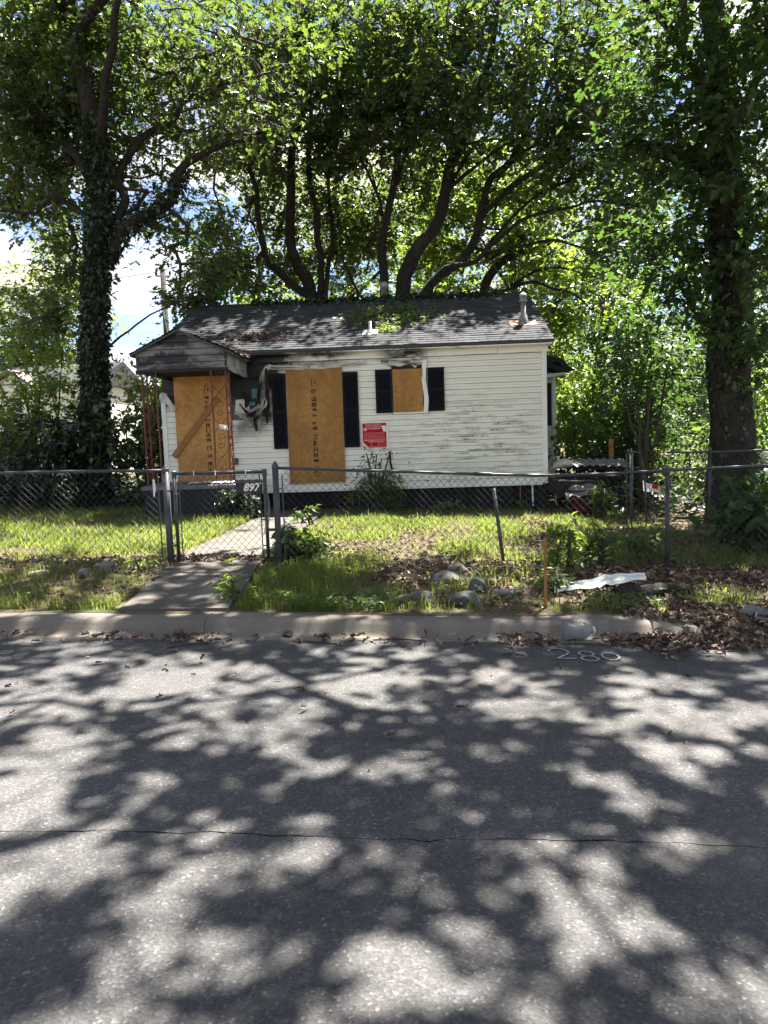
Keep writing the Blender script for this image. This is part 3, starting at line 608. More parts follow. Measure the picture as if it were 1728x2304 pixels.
# pipes hanging from the floor
hb(MB().tube([(2.14, YW + .02, .72), (2.145, YW + .02, .3)], .013), 'drain_pipe', 'lumber'); tag(hb(MB().tube([(2.39, YW + .0, .72), (2.40, YW + .0, .2)], .02), 'drain_pipe', 'trim'), 'white drain pipe stub under the right corner')
hb(MB().tube(smooth_line([(2.72, YW, .9, 0), (2.80, YW - .02, .75, 0), (2.84, YW - .03, .5, 0), (2.88, YW - .03, .2, 0)], .08) and [q[:3] for q in smooth_line([(2.72, YW, .9, 0), (2.80, YW - .02, .75, 0), (2.84, YW - .03, .5, 0), (2.88, YW - .03, .2, 0)], .08)], .014), 'hose', 'print')
# rear wing glimpsed at the right, with its burnt eave
q0 = at(1250, 830, 19.6); q1 = at(1243, 1020, 19.6)
hb(MB().box(2.66, 19.6, .6, q0.x - .03, 23, 3.4), 'rear_wing', 'siding')
hb(MB().box(q0.x - .10, 19.56, .6, q0.x, 19.66, 3.35), 'corner_trim', 'trim')
hb(MB().box(2.76, 19.575, 1.9, q0.x - .12, 19.6, 3.0), 'dark_window_panel', 'char')
ea = at(1238, 790, 19.2); eb = at(1284, 832, 19.2)
def eave(a, b):
    x = ea.x - .5 + (eb.x - ea.x + .5) * a; return (x + .05 * math.sin(b * 9), 18.9 + 1.5 * b, ea.z + .02 - (ea.z - eb.z) * (a ** 1.6) + .04 * math.sin(a * 11 + b * 7))
mb = MB().grid(eave, 10, 8); mb.grid(lambda a, b: (eave(a, b)[0] - .04, eave(a, b)[1], eave(a, b)[2] - .09 - .14 * (1 - a) - .05 * math.sin(a * 17 + b * 5)), 10, 8)
mb.grid(lambda a, b: tuple(Vector(eave(a, 0)) - Vector((.04 * b, 0, b * (.09 + .14 * (1 - a) + .05 * math.sin(a * 17)))) ), 10, 2)
hb(mb, 'charred_eave', 'char')
for i in range(3): hb(MB().prism([(2.7, 18.75 + i * .5, ea.z - .1 - .04 * i), (eb.x - .12 * (i + 1), 18.75 + i * .5, eb.z - .02), (eb.x - .12 * (i + 1), 18.75 + i * .5, eb.z - .12), (2.7, 18.75 + i * .5, ea.z - .28)], (0, .05, 0)), 'charred_rafter', 'char')
hb(MB().prism([(2.76, 18.9, eb.z - .14), (eb.x - .12, 18.9, eb.z - .07), (eb.x - .2, 18.9, eb.z - .13), (2.76, 18.9, eb.z - .28)], (0, .6, 0)), 'soffit_scrap', 'trim')

# ---------------- porch
PY = 13.7; PX0, PX1 = -5.12, -3.44; PZ = 3.10; AX = (PX0 + PX1) / 2 - .03; AZ = 3.83
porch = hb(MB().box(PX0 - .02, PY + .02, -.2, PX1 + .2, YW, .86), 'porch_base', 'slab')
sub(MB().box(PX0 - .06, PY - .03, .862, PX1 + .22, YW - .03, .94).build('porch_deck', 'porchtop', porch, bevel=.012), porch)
prf = hb(MB().box(PX0 + .03, PY + .03, PZ + .01, PX1 - .03, YW + .05, PZ + .04), 'porch_ceiling', 'char')
ez = 3.42
def gz(x): return ez + (AZ - ez) * (1 - abs(x - AX) / ((PX1 - PX0) / 2 + .05))
nb = 6; bh = (AZ - PZ) / nb
for i in range(nb):
    z0 = PZ + i * bh + .005; z1 = min(z0 + bh - .009, AZ - .035); e0, e1 = .004, .02
    def xr(z): return [PX0, PX1] if z <= ez - .04 else [AX - (AZ - .03 - z) / (AZ - ez) * (AX - PX0 + .05), AX + (AZ - .03 - z) / (AZ - ez) * (PX1 - AX + .05)]
    a, b = xr(z0), xr(z1); zc = ez - .04
    poly = [(max(a[0], PX0), PY - .0, z0), (min(a[1], PX1), PY - .0, z0)] + ([(PX1, PY + .008, zc)] if z0 < zc < z1 else []) + [(min(b[1], PX1), PY + .022, z1), (max(b[0], PX0), PY + .022, z1)] + ([(PX0, PY + .008, zc)] if z0 < zc < z1 else [])
    sub(MB().prism(poly, (0, .012, 0)).build('gable_board', 'gable', prf), prf)
sub(MB().prism([(PX0 + .02, PY + .035, PZ + .05), (PX1 - .02, PY + .035, PZ + .05), (PX1 - .02, PY + .035, ez - .05), (AX, PY + .035, AZ - .06), (PX0 + .02, PY + .035, ez - .05)], (0, .02, 0)).build('gable_backing', 'char', prf), prf)
sub(MB().box(PX0 - .02, PY - .02, PZ - .05, PX1 + .02, PY + .1, PZ - .002).build('header_beam', 'char', prf), prf)
def alum(a, b): return (PX1 + .012 + .012 * math.sin(a * 14) * (1 - .4 * b) + .006 * math.sin(a * 23 + b * 3), PY + 1.62 * a, PZ - .04 + (ez - PZ + .02) * b - .03 * a * (1 - b))
sub(MB().grid(alum, 26, 5).build('metal_side_panel', 'alum', prf, True), prf)
sub(MB().box(PX1 - .03, PY + .004, PZ - .045, PX1 - .005, YW, ez - .02).build('side_beam', 'char', prf), prf)
sub(MB().box(PX0 - .01, PY + .004, PZ - .045, PX0 + .03, YW, ez - .02).build('side_beam', 'gable', prf), prf)
for sgn in (-1, 1):
    ex = (PX1 + .14 if sgn > 0 else PX0 - .09); A = Vector((AX, 0, AZ)); B = Vector((ex, 0, 0)); B.z = AZ + (ez + .02 - AZ) * abs(ex - AX) / abs((PX1 if sgn > 0 else PX0) - AX)
    d = A - Vector((B.x, 0, B.z)); L = d.length; d.normalize(); nn = Vector((-d.z * sgn * -1, 0, abs(d.x)))
    nn = Vector((sgn * abs(d.z), 0, abs(d.x)))
    P0 = [(B.x, PY - .07, B.z - .012), (A.x, PY - .07, A.z - .012), (A.x, PY - .07, A.z - .055), (B.x, PY - .07, B.z - .05)]
    dk = sub(MB().prism(P0, (0, 2.3 if sgn > 0 else 2.3, 0)).build('roof_deck', 'fascia', prf), prf)
    O = Vector((B.x, PY - .085, B.z)) if sgn < 0 else Vector((B.x, PY - .085 + 2.3, B.z)); U = Vector((0, 1, 0)) if sgn < 0 else Vector((0, -1, 0))
    shingles('shingles', O, U, d, nn, 2.3, L, prf)
# door board and nailed brace
dp = panel(-4.985, -3.80, .945, 3.25, YW - .045); tag(dp, 'tall plywood sheet nailed over the front door'); marks(dp, -4.30, 1.05, 2.92, YW - .0475, 0, 8)
a = at(392, 1028, YW - .05); b = at(490, 895, YW - .05); d = (b - a).normalized(); nrm = Vector((-d.z, 0, d.x)) * .06
hb(MB().prism([tuple(a + nrm), tuple(a - nrm), tuple(b - nrm), tuple(b + nrm)], (0, -.03, 0)), 'brace_board', 'lumber')
# ornamental iron corner posts
def scroll(mb, c, ax, r_, turns, flip=1, start=0, rad=.006):
    pts = []
    for i in range(26):
        t = i / 25; th = start + flip * turns * 2 * math.pi * t; q = r_ * (1 - .85 * t); pts.append(Vector(c) + ax * (q * math.cos(th)) + Vector((0, 0, 1)) * (q * math.sin(th)))
    mb.tube(pts, rad, 4)
def iron_post(cx, cy, sx):
    z0, z1 = .945, PZ - .05; W_ = .27
    bars = MB(); sc = MB()
    for (x, y) in ((cx, cy), (cx + sx * W_, cy), (cx, cy + W_)): bars.box(x - .0125, y - .0125, z0, x + .0125, y + .0125, z1)
    for ax, o_ in ((Vector((sx, 0, 0)), Vector((cx, cy, 0))), (Vector((0, 1, 0)), Vector((cx, cy, 0)))):
        for i in range(7):
            zc = z0 + .2 + i * (z1 - z0 - .3) / 6; m = o_ + ax * (W_ / 2) + Vector((0, 0, zc))
            if i in (0, 2, 4, 6):
                scroll(sc, m + Vector((0, 0, .07)) - ax * .02, ax, .075, 1.35, 1, -1.2); scroll(sc, m - Vector((0, 0, .07)) + ax * .02, ax, .075, 1.35, 1, 1.9)
            else:
                sc.tube([m - ax * .12 - Vector((0, 0, .13)), m, m + ax * .12 + Vector((0, 0, .13))], .006, 4); sc.tube([m + ax * .12 - Vector((0, 0, .13)), m, m - ax * .12 + Vector((0, 0, .13))], .006, 4)
    o = hb(bars, 'iron_post', 'iron'); sub(sc.build('scrollwork', 'iron', o), o); return o
iron_post(PX0 + .06, PY + .06, 1); ip = iron_post(PX1 - .04, PY + .06, -1)
p = at(502, 957, PY + .03); sub(MB().grid(lambda a_, b_: (p.x - .07 + .16 * a_, PY + .03 - .03 * math.sin(a_ * 3 + b_ * 2), p.z - .05 + .08 * b_ - .04 * a_), 4, 3).build('torn_scrap', 'melt', ip), ip)
# torn vinyl at the left of the door, rubble on the deck
flap([(-5.2, YW - .1, 2.78), (-5.12, YW - .2, 2.62), (-5.0, YW - .22, 2.52), (-4.97, YW - .2, 2.42)], .17)
for i, (x, y, w_, d_) in enumerate(((-4.2, 13.9, .25, .12), (-3.85, 13.95, .35, .16), (-3.6, 13.8, .3, .12), (-4.0, 14.1, .18, .1), (-3.75, 13.85, .15, .22))):
    g = MB().grid(lambda a_, b_: (x + w_ * (a_ - .5) * (1 + .2 * b_), y + d_ * (b_ - .5), .955 + .03 * abs(math.sin(a_ * 5 + i)) + .02 * b_), 4, 3).build('vinyl_scrap', 'white')
    tag(g, ['curled white vinyl scrap left of the scraps on the porch deck', 'widest white vinyl scrap lying on the porch deck', 'white vinyl scrap by the right iron post', 'small white scrap near the plywood door', 'narrow white scrap at the front edge of the porch'][i], 'debris', 'vinyl scraps on the porch deck')
# house number plaque
PLQ = 13.25; p = at(560, 1096, PLQ); nm = empty('number_plaque', (p.x, PLQ, p.z), 'black house number plaque with white 897 beside the porch', 'sign')
o = MB().box(-.24, 0, -.11, .16, .02, .09).build('plate', 'blackplate', nm)
tx = text_obj('numerals', '897', .19, 'white', nm, None, .004, .25, .007); tx.matrix_basis = Matrix.Translation((.04, -.008, -.01)) @ Matrix.Rotation(math.pi / 2, 4, 'X')
MB().box(-.03, .022, -.95, .01, .05, .05).build('stake', 'char', nm)
# red notice sheet on the wall
p0 = at(815, 953, YW - .06); nx0, nz1 = p0.x + .0, p0.z; w_, h_ = .49, .50
po = empty('notice_poster', (nx0, YW - .05, nz1 - h_), 'red legal notice poster in a clear sleeve with peeled corner, on the white siding', 'poster')
MB().prism([(-.02, .008, .0 - .03), (w_ + .045, .008, -.04), (w_ + .05, .008, h_ + .04), (-.03, .008, h_ + .05)], (0, .004, 0)).build('sleeve', 'paper', po)
MB().quad((.12, .0, .0), (w_, .0, .0), (w_, .0, h_), (0, .0, h_), (0, .0, .12)).build('sheet', 'red', po)
MB().grid(lambda a_, b_: (.12 * (1 - a_) - .05 * b_ * (1) + .03 * b_, -.002 - .035 * math.sin(b_ * 2.4), .12 * a_ - .075 * b_ + .04 * b_ * b_), 4, 4).build('curled_corner', 'paper', po)
MB().quad((w_ - .10, -.002, h_ - .06), (w_ - .03, -.003, h_ - .05), (w_ + .02, -.002, h_ - .13), (w_ + .01, -.003, h_ - .18), (w_ - .06, -.002, h_ - .18)).build('torn_patch', 'paper', po)
tx = text_obj('heading', 'LEGAL NOTICE', .05, 'print', po, None, .0005, 0, .001); tx.matrix_basis = Matrix.Translation((w_ * .46, -.003, h_ - .035)) @ Matrix.Rotation(math.pi / 2, 4, 'X')
mb = MB(); rg = random.Random(4)
def words(z, x0, x1, hh):
    x = x0
    while x < x1: l = rg.uniform(.012, .04); mb.quad((x, -.003, z), (min(x + l, x1), -.003, z), (min(x + l, x1), -.003, z + hh), (x, -.003, z + hh)); x += l + .008
words(h_ - .085, .06, .38, .018); words(h_ - .125, .10, .37, .022)
for i in range(6): words(h_ - .20 - i * .026, .03, w_ - .03, .006)
words(h_ - .36, .02, w_ - .02, .018); words(h_ - .39, .10, w_ - .06, .014)
for zz in (.10, .075, .05): words(zz, .34, w_ - .02, .004); words(zz, .15, .17, .004)
for a_ in ((.18, .022, .186, .13), (.32, .022, .326, .13), (.14, .02, w_ - .02, .027)): mb.quad((a_[0], -.0034, a_[1]), (a_[2], -.0034, a_[1]), (a_[2], -.0034, a_[3]), (a_[0], -.0034, a_[3]))
mb.quad((.02, -.003, h_ - .155), (.085, -.003, h_ - .155), (.085, -.003, h_ - .095), (.02, -.003, h_ - .095)); tag(mb.build('print', 'print', po), kind='stuff')

# ================================================================== CHAIN LINK FENCES
def chain_mesh(x0, x1, y, top, bot, step=.041, r_=.0023, bulge=0, seed=0):
    """woven wires between x0 and x1; top, bot = functions of x"""
    segs0, segs1 = [], []; n_ = int((x1 - x0) / step); zs = np.arange(0, 60) * step * .5
    for i in range(n_ + 1):
        x = x0 + i * step; zt, zb = top(x), bot(x); m = int((zt - zb) / (step * 1.05)); zz = zt - np.arange(m + 1) * step * 1.05
        xx = x + np.where((np.arange(m + 1) + i) % 2 == 0, 0, step)
        if i == n_: xx = np.minimum(xx, x1)
        yy = y + np.where(np.arange(m + 1) % 2 == 0, .003, -.003) + bulge * (fbm(xx * 1.1, zz * 1.5, seed) - .5)
        xx = xx + (fbm(xx * 2, zz * 2, seed + 3) - .5) * .05; P_ = np.stack([xx, yy, zz], 1); segs0.append(P_[:-1]); segs1.append(P_[1:])
    A, B = np.concatenate(segs0), np.concatenate(segs1); return prisms(A, B, np.full(len(A), r_), np.full(len(A), r_), 3)
def prisms(A, B, ra, rb, sides):
    d = B - A; d = d / (np.linalg.norm(d, axis=1)[:, None] + 1e-9); ref = np.where(np.abs(d[:, 2:3]) < .9, np.array([[0, 0, 1.]]), np.array([[1., 0, 0]]))
    u_ = np.cross(d, ref); u_ /= np.linalg.norm(u_, axis=1)[:, None]; w_ = np.cross(u_, d); th = np.arange(sides) * 2 * np.pi / sides
    ring_ = np.cos(th)[None, :, None] * u_[:, None] + np.sin(th)[None, :, None] * w_[:, None]
    V_ = np.concatenate([A[:, None] + ring_ * ra[:, None, None], B[:, None] + ring_ * rb[:, None, None]], 1).reshape(-1, 3)
    q = np.arange(sides); f = np.stack([q, (q + 1) % sides, sides + (q + 1) % sides, sides + q], 1); F_ = (np.arange(len(A))[:, None, None] * 2 * sides + f[None]).reshape(-1, 4); return V_, F_
def fpost(par, x, y, z0, z1, r_, cap=True, lean=(0, 0), name='post'):
    o = MB().tube([(x + lean[0], y + lean[1], z0), (x, y, z1)], r_, 12).build(name, 'steel', par, True)
    if cap: lathe(MB(), (x, y, z1 - .02), [(r_ * 1.08, 0), (r_ * 1.1, .035), (r_ * .8, .05), (r_ * .35, .075), (.002, .085)], 10).build('post_cap', 'steel', o)
    return o
def stuff(o): return tag(o, kind='stuff')
FY = 8.4; G = lambda x, y=FY: float(zg(x, y))
fl_ = empty('chain_link_fence', (0, 0, 0), 'chain link fence left of the gate along the sunny lawn', 'fence')
fpost(fl_, -2.88, FY, .0, 1.40, .038); fpost(fl_, -5.75, FY, .0, 1.46, .026); fpost(fl_, -8.6, FY, 0, 1.5, .026)
def railL(x): return 1.395 + (-2.88 - x) * .012 - .012 * math.sin((x + 2.88) * 1.1)
MB().tube([(x, FY, railL(x)) for x in np.linspace(-10.5, -2.90, 22)], .0168, 8).build('top_rail', 'steel', fl_, True)
V_, F_ = chain_mesh(-10.5, -2.97, FY - .03, lambda x: railL(x) - .005, lambda x: G(x) + .06, bulge=.04, seed=4); stuff(mesh_np('wire_mesh', V_, [F_], 'wire', fl_))
MB().tube([(-2.965, FY - .03, .36), (-2.965, FY - .03, 1.37)], .008, 6).build('tension_bar', 'steel', fl_)
for z in (.55, .9, 1.25): MB().tube([(-2.965, FY - .035, z), (-2.925, FY - .045, z), (-2.88, FY - .042, z)], .007, 5).build('tie_band', 'steel', fl_)
p = at(348, 1100, FY - .05); MB().grid(lambda a_, b_: (p.x - .02 + .04 * a_ * (1 - abs(b_ - .5)), FY - .05 - .01 * a_, p.z - .10 + .2 * b_ + .02 * a_), 2, 5).build('caught_leaf', 'paper', fl_)
gate = empty('fence_gate', (-2.8, FY, .3), 'closed chain link gate in dark tubular frame across the concrete path', 'gate'); g0 = Vector((-2.8, FY, .3))
def gt(mb, name, mat='steel', **kw): return sub(mb.build(name, mat, gate, **kw), gate)
gx0, gx1, gz0, gz1 = -2.785, -1.735, .33, 1.355
gt(MB().tube([(gx0, FY, gz0), (gx0, FY, gz1)], .021, 10), 'frame_upright', smooth=True); gt(MB().tube([(gx1, FY, gz0 + .03), (gx1, FY, gz1 - .01)], .021, 10), 'frame_upright', smooth=True)
gt(MB().tube([(gx0, FY, gz1), (gx1, FY, gz1 - .01)], .021, 10), 'frame_rail', smooth=True)
for x, z in ((gx0, gz1), (gx1, gz1 - .01)): gt(lathe(MB(), (x, FY, z - .05), [(.028, 0), (.028, .075), (.01, .085)], 10), 'corner_fitting')
V_, F_ = chain_mesh(gx0 + .06, gx1 - .06, FY - .025, lambda x: gz1 - .01, lambda x: .36, bulge=.03, seed=9); stuff(sub(mesh_np('wire_mesh', V_, [F_], 'wire', gate), gate))
for x in (gx0 + .06, gx1 - .055): gt(MB().tube([(x, FY - .025, gz0 + .02), (x, FY - .025, gz1 - .03)], .007, 6), 'tension_bar')
for z in (.5, .8, 1.12):
    gt(MB().tube([(gx0 + .06, FY - .03, z), (gx0, FY - .03, z)], .007, 5), 'tie_band'); gt(MB().tube([(gx1 - .055, FY - .03, z), (gx1, FY - .03, z)], .007, 5), 'tie_band')
for z in (.52, 1.16): gt(MB().tube([(-2.88, FY - .02, z), (-2.83, FY - .035, z), (gx0, FY - .01, z + .02)], .012, 6), 'hinge')
gt(MB().box(gx1 + .01, FY - .02, .66, gx1 + .11, FY + .01, .69), 'latch'); gt(MB().tube([(-2.2, FY - .03, .32), (-2.2, FY - .03, .42)], .012, 6), 'drop_rod')
for sgn, x in ((1, -2.55), (1, -2.3), (1, -1.95)): gt(MB().tube([(x, FY + .03, gz1 - .03), (x + .004, FY - .02, gz1 + .028), (x + .006, FY - .04, gz1 - .03)], .004, 4), 'tie_wire', 'trim')
hg = [q[:3] for q in smooth_line([(-1.70, FY - .06, 1.1, 0), (-1.675, FY - .09, .95, 0), (-1.70, FY - .08, .75, 0), (-1.77, FY - .06, .62, 0), (-1.71, FY - .09, .80, 0), (-1.685, FY - .08, 1.0, 0), (-1.70, FY - .06, 1.1, 0)], .05)]
tag(MB().tube(hg, .004, 4).build('wire_loop', 'flue'), 'thin pale wire loop dangling between gate and end post', 'wire')
fr = empty('chain_link_fence', (0, 0, 0), 'sagging chain link fence right of the gate with a leaning post', 'fence')
ep = fpost(fr, -1.61, FY, .0, 1.40, .036)
xr_ = [-1.61, -.8, 0, .8, 1.5, 2.2, 2.81, 3.9, 5.6, 7.2]; zr_ = [1.385, 1.335, 1.285, 1.235, 1.20, 1.20, 1.215, 1.235, 1.27, 1.3]
def railR(x): return float(np.interp(x, xr_, zr_))
MB().tube([q[:3] for q in smooth_line([(x, FY, z, 0) for x, z in zip(xr_, zr_)], .3)], .0168, 8).build('top_rail', 'steel', fr, True)
MB().tube([(.65, FY, railR(.65)), (.85, FY, railR(.85))], .023, 8).build('rail_sleeve', 'steel', fr)
V_, F_ = chain_mesh(-1.53, 7.2, FY - .03, lambda x: railR(x) - .005, lambda x: G(x) + .03 + .12 * max(0, math.sin(x * 1.3)), bulge=.12, seed=14); stuff(mesh_np('wire_mesh', V_, [F_], 'wire', fr))
lp = MB().tube([(.99, FY - .02, -.05), (.87, FY, 1.075)], .021, 10).build('leaning_post', 'steel', fr, True); tag(lp, 'leaning line post come loose from the rail')
fpost(fr, 2.805, FY, -.1, 1.215, .026); fpost(fr, 5.8, FY, -.1, 1.26, .026)
MB().tube([(-1.53, FY - .03, .36), (-1.53, FY - .03, 1.30)], .008, 6).build('tension_bar', 'steel', fr)
for z in (.55, .85, 1.15): MB().tube([(-1.53, FY - .035, z), (-1.57, FY - .045, z), (-1.61, FY - .042, z)], .007, 5).build('tie_band', 'steel', fr)
fb = empty('chain_link_fence', (0, 0, 0), 'farther chain link fence half buried in vines beside the big right trunk', 'fence')
BY = 13.2; t0 = at(1597, 1012, BY).z
for px in (1420, 1597, 1718, 1850): x = at(px, 1012, BY).x; fpost(fb, x, BY, -.2, t0, .03)
bx0 = at(1500, 1012, BY).x; MB().tube([(bx0, BY, t0 - .02), (bx0 + 1, BY, t0 - .04), (bx0 + 4, BY, t0 - .02)], .02, 8).build('top_rail', 'steel', fb, True)
V_, F_ = chain_mesh(bx0, bx0 + 4, BY - .03, lambda x: t0 - .02, lambda x: G(x, BY) + .05, bulge=.12, seed=24); stuff(mesh_np('wire_mesh', V_, [F_], 'wire', fb))
fr2 = empty('tube_rack', (0, 0, 0), 'rusty bent tubular frame standing among the junk behind the fence', 'frame')
a = at(1410, 1020, 12.4); MB().tube([(a.x, 12.4, -.1), (a.x, 12.4, a.z - .02), (a.x + .05, 12.4, a.z + .03), (a.x + .24, 12.45, a.z), (a.x + .32, 12.5, a.z - .3), (a.x + .36, 12.5, -.1)], .014, 8).build('bent_tube', 'steel', fr2, True); MB().tube([(a.x + .07, 12.38, -.1), (a.x + .08, 12.38, a.z + .01)], .012, 8).build('upright', 'steel', fr2, True)

# ================================================================== TREES
def tube_line(L, sides=10, rough=.1, seed=0):
    P_ = np.array([q[:3] for q in L]); R_ = np.array([q[3] for q in L]); n_ = len(P_)
    t = np.gradient(P_, axis=0); t /= np.linalg.norm(t, axis=1)[:, None] + 1e-9; up = np.array([1., .2, 0]); V_ = []
    for i in range(n_):
        a_ = np.cross(t[i], up); a_ /= np.linalg.norm(a_) + 1e-9; up = np.cross(a_, t[i]); th = np.arange(sides) * 2 * np.pi / sides
        rr = R_[i] * (1 + rough * (vnoise(np.cos(th) * 2.3 + 7 + seed, np.sin(th) * 2.3 + i * .22, seed) - .5) * 2)
        V_.append(P_[i] + np.cos(th)[:, None] * a_ * rr[:, None] + np.sin(th)[:, None] * up * rr[:, None])
    q = np.arange(sides); f = np.stack([q, (q + 1) % sides, sides + (q + 1) % sides, sides + q], 1)
    return np.concatenate(V_), (np.arange(n_ - 1)[:, None, None] * sides + f[None]).reshape(-1, 4)
def ellip(c, r_, n_, shell=.45):
    d = RNG.normal(size=(n_, 3)); d /= np.linalg.norm(d, axis=1)[:, None]; q = RNG.random(n_) ** shell
    return np.array(c)[None] + d * q[:, None] * np.array(r_)[None]
def ground_hit(P_):
    z = P_[:, 2] - .15; return P_[:, 0] - SUN.x / SUN.z * z, P_[:, 1] - SUN.y / SUN.z * z
def open_to_sun(P_):
    """crown leaves thinned to shape sun patches on lawn, roof, road and bush: 0..1 at the place each leaf shades"""
    gx, gy = ground_hit(P_)
    n1 = fbm(gx * 1.4 + 3, gy * 1.1, 77); n2 = vnoise(gx * 4.6 + 9, gy * 3.6 + 4, 78) * .7 + vnoise(gx * 8.5 + 1, gy * 7, 79) * .3
    hole = lambda t: (n1 * .17 + n2 * .83 > t)
    lawnL = np.exp(-((gx + 6.4) / 3.2) ** 4 - ((gy - 12.4) / 2.7) ** 4); lawnR = np.exp(-((gx - .4) / 4.2) ** 4 - ((gy - 13.2) / 1.6) ** 4)
    lawn = np.maximum(lawnL, lawnR) * np.where(hole(.37), .985, .55)
    road = np.where(gy < 5.2, np.where(hole(np.where(gy < 2.3, .475, .455)), .99, 0), np.where(gy < 11.2, np.where(hole(.57), .97, 0), np.where((gx > -6.8) & (gx < 1.9) & (gy > 13.2) & (gy < 16.8), np.where(hole(.565), .96, 0), np.where(hole(.60), .6, 0))))
    bush = .97 * np.exp(-((gx - 3.6) / 1.5) ** 4 - ((gy - 19.2) / 1.5) ** 4)
    return np.maximum(np.maximum(lawn, road), bush)
def grow(name, label, cat, skel, balls, leafmat, T, lsize, per, spread=.34, barkmat='bark', group=None, twig=.007, gap=True, droop=(.25, .45), limbname='limb', minz=1.2, flat=.6):
    """skel: list of limbs [(x,y,z,r)...], the first is the trunk; balls: (centre, radii, clump count)"""
    base = skel[0][0]; t = empty(name, (base[0], base[1], float(zg(base[0], base[1]))), label, cat, group); inv = Matrix.Translation(t.location).inverted()
    def fix(o): o.matrix_parent_inverse = inv; return o
    t.matrix_basis = Matrix.Translation(t.location)
    nodes = []; 
    for i, L in enumerate(skel):
        S_ = smooth_line(L, .22); jit = (np.array([[vnoise(k_ * .35, i * 3.1 + c_ * 7, 40 + i) - .5 for c_ in range(3)] for k_ in range(len(S_))])) * .26 * (0 if i == 0 else 1)
        S_ = [(q[0] + j[0], q[1] + j[1], q[2] + j[2], q[3]) for q, j in zip(S_, jit)]
        V_, F_ = tube_line(S_, 12 if S_[0][3] > .12 else 7, .16 if i == 0 else .1, i); fix(mesh_np('trunk' if i == 0 else limbname, V_, [F_], barkmat, t, smooth=True))
        nodes += [q[:3] for k_, q in enumerate(S_) if k_ % 2 == 0 and (q[2] > 2.2 or i > 0)]
    C_ = np.concatenate([ellip(c, r_, n_) for (c, r_, n_) in balls]); C_ = C_[C_[:, 2] > minz]
    N_ = np.zeros((len(nodes) + len(C_) * 8 + 10, 3)); N_[:len(nodes)] = nodes; cnt = len(nodes); root_n = cnt; par = np.full(len(N_), -1)
    dmin = np.array([np.min(((N_[:cnt] - c) ** 2).sum(1)) for c in C_]); E_ = []; tips = []
    for ci in np.argsort(dmin):
        c = C_[ci]; d2 = ((N_[:cnt] - c) ** 2).sum(1); j = int(np.argmin(d2)); dd = math.sqrt(d2[j]); m = min(6, max(1, int(dd / .45))); prev = j; a_ = N_[j].copy()
        for s_ in range(1, m + 1):
            f = s_ / m; p_ = a_ + (c - a_) * f; p_[2] += .16 * dd * math.sin(f * math.pi) * .5
            if s_ < m: p_ += RNG.normal(0, .05 * min(dd, 1.2), 3)
            N_[cnt] = p_; par[cnt] = prev; E_.append((prev, cnt)); prev = cnt; cnt += 1
        tips.append(prev)
    w = np.zeros(cnt); w[tips] = 1
    for i in range(cnt - 1, root_n - 1, -1): w[par[i]] += w[i]
    E_ = np.array(E_); rad = twig * np.sqrt(np.maximum(w, 1)); ra = np.where(E_[:, 0] < root_n, np.minimum(rad[E_[:, 0]], rad[E_[:, 1]] * 1.4), rad[E_[:, 0]])
    V_, F_ = prisms(N_[E_[:, 0]], N_[E_[:, 1]], np.minimum(ra, rad[E_[:, 1]] * 1.8), rad[E_[:, 1]], 5); o = fix(mesh_np('branches', V_, [F_], 'twig', t, smooth=True)); tag(o, kind='stuff')
    tp = N_[tips]; nt_ = 5; D_ = RNG.normal(0, 1, (len(tp), nt_, 3)) * np.array([1, 1, .55]); D_[..., 2] += .12; D_ /= np.linalg.norm(D_, axis=2)[..., None]; ll = np.abs(RNG.normal(spread * 1.5, spread * .5, (len(tp), nt_))).clip(spread * .4)
    A_ = np.repeat(tp, nt_, 0); D_ = D_.reshape(-1, 3); ll = ll.ravel(); B_ = A_ + D_ * ll[:, None]; B_[:, 2] -= .12 * ll
    if twig > .005:
        okt = (RNG.random(len(A_)) > open_to_sun(B_)) if gap else np.ones(len(A_), bool); V_, F_ = prisms(A_[okt], B_[okt], np.full(okt.sum(), .006), np.full(okt.sum(), .0025), 3); tag(fix(mesh_np('twigs', V_, [F_], 'twig', t)), kind='stuff')
    k_ = RNG.poisson(per / nt_, len(A_)); f = np.repeat(RNG.uniform(.0, 1, len(A_)), k_) * 0 + RNG.beta(2.2, 1.2, k_.sum()); A2, B2, D2 = np.repeat(A_, k_, 0), np.repeat(B_, k_, 0), np.repeat(D_, k_, 0)
    P_ = A2 + (B2 - A2) * f[:, None] * 1.05 + RNG.normal(0, 1, A2.shape) * spread * .17; ok = P_[:, 2] > minz - .15
    if gap: ok &= RNG.random(len(P_)) > open_to_sun(P_)
    P_, D2 = P_[ok], D2[ok]
    az = np.arctan2(D2[:, 1], D2[:, 0]) + RNG.normal(0, .95, len(P_))
    o = fix(leaf_sheet('crown', P_, RNG.normal(lsize, lsize * .32, len(P_)).clip(lsize * .4), T, leafmat, t, droop, .6, None, az))
    return t
def ln(Y0, Y1, r0_, r1_, pts):
    n_ = len(pts); return [(*at(x, y, Y0 + (Y1 - Y0) * i / (n_ - 1)), r0_ + (r1_ - r0_) * i / (n_ - 1)) for i, (x, y) in enumerate(pts)]
def B(px, py_, Y, rx, ry, rz, n_): return (tuple(at(px, py_, Y)), (rx, ry, rz), n_)

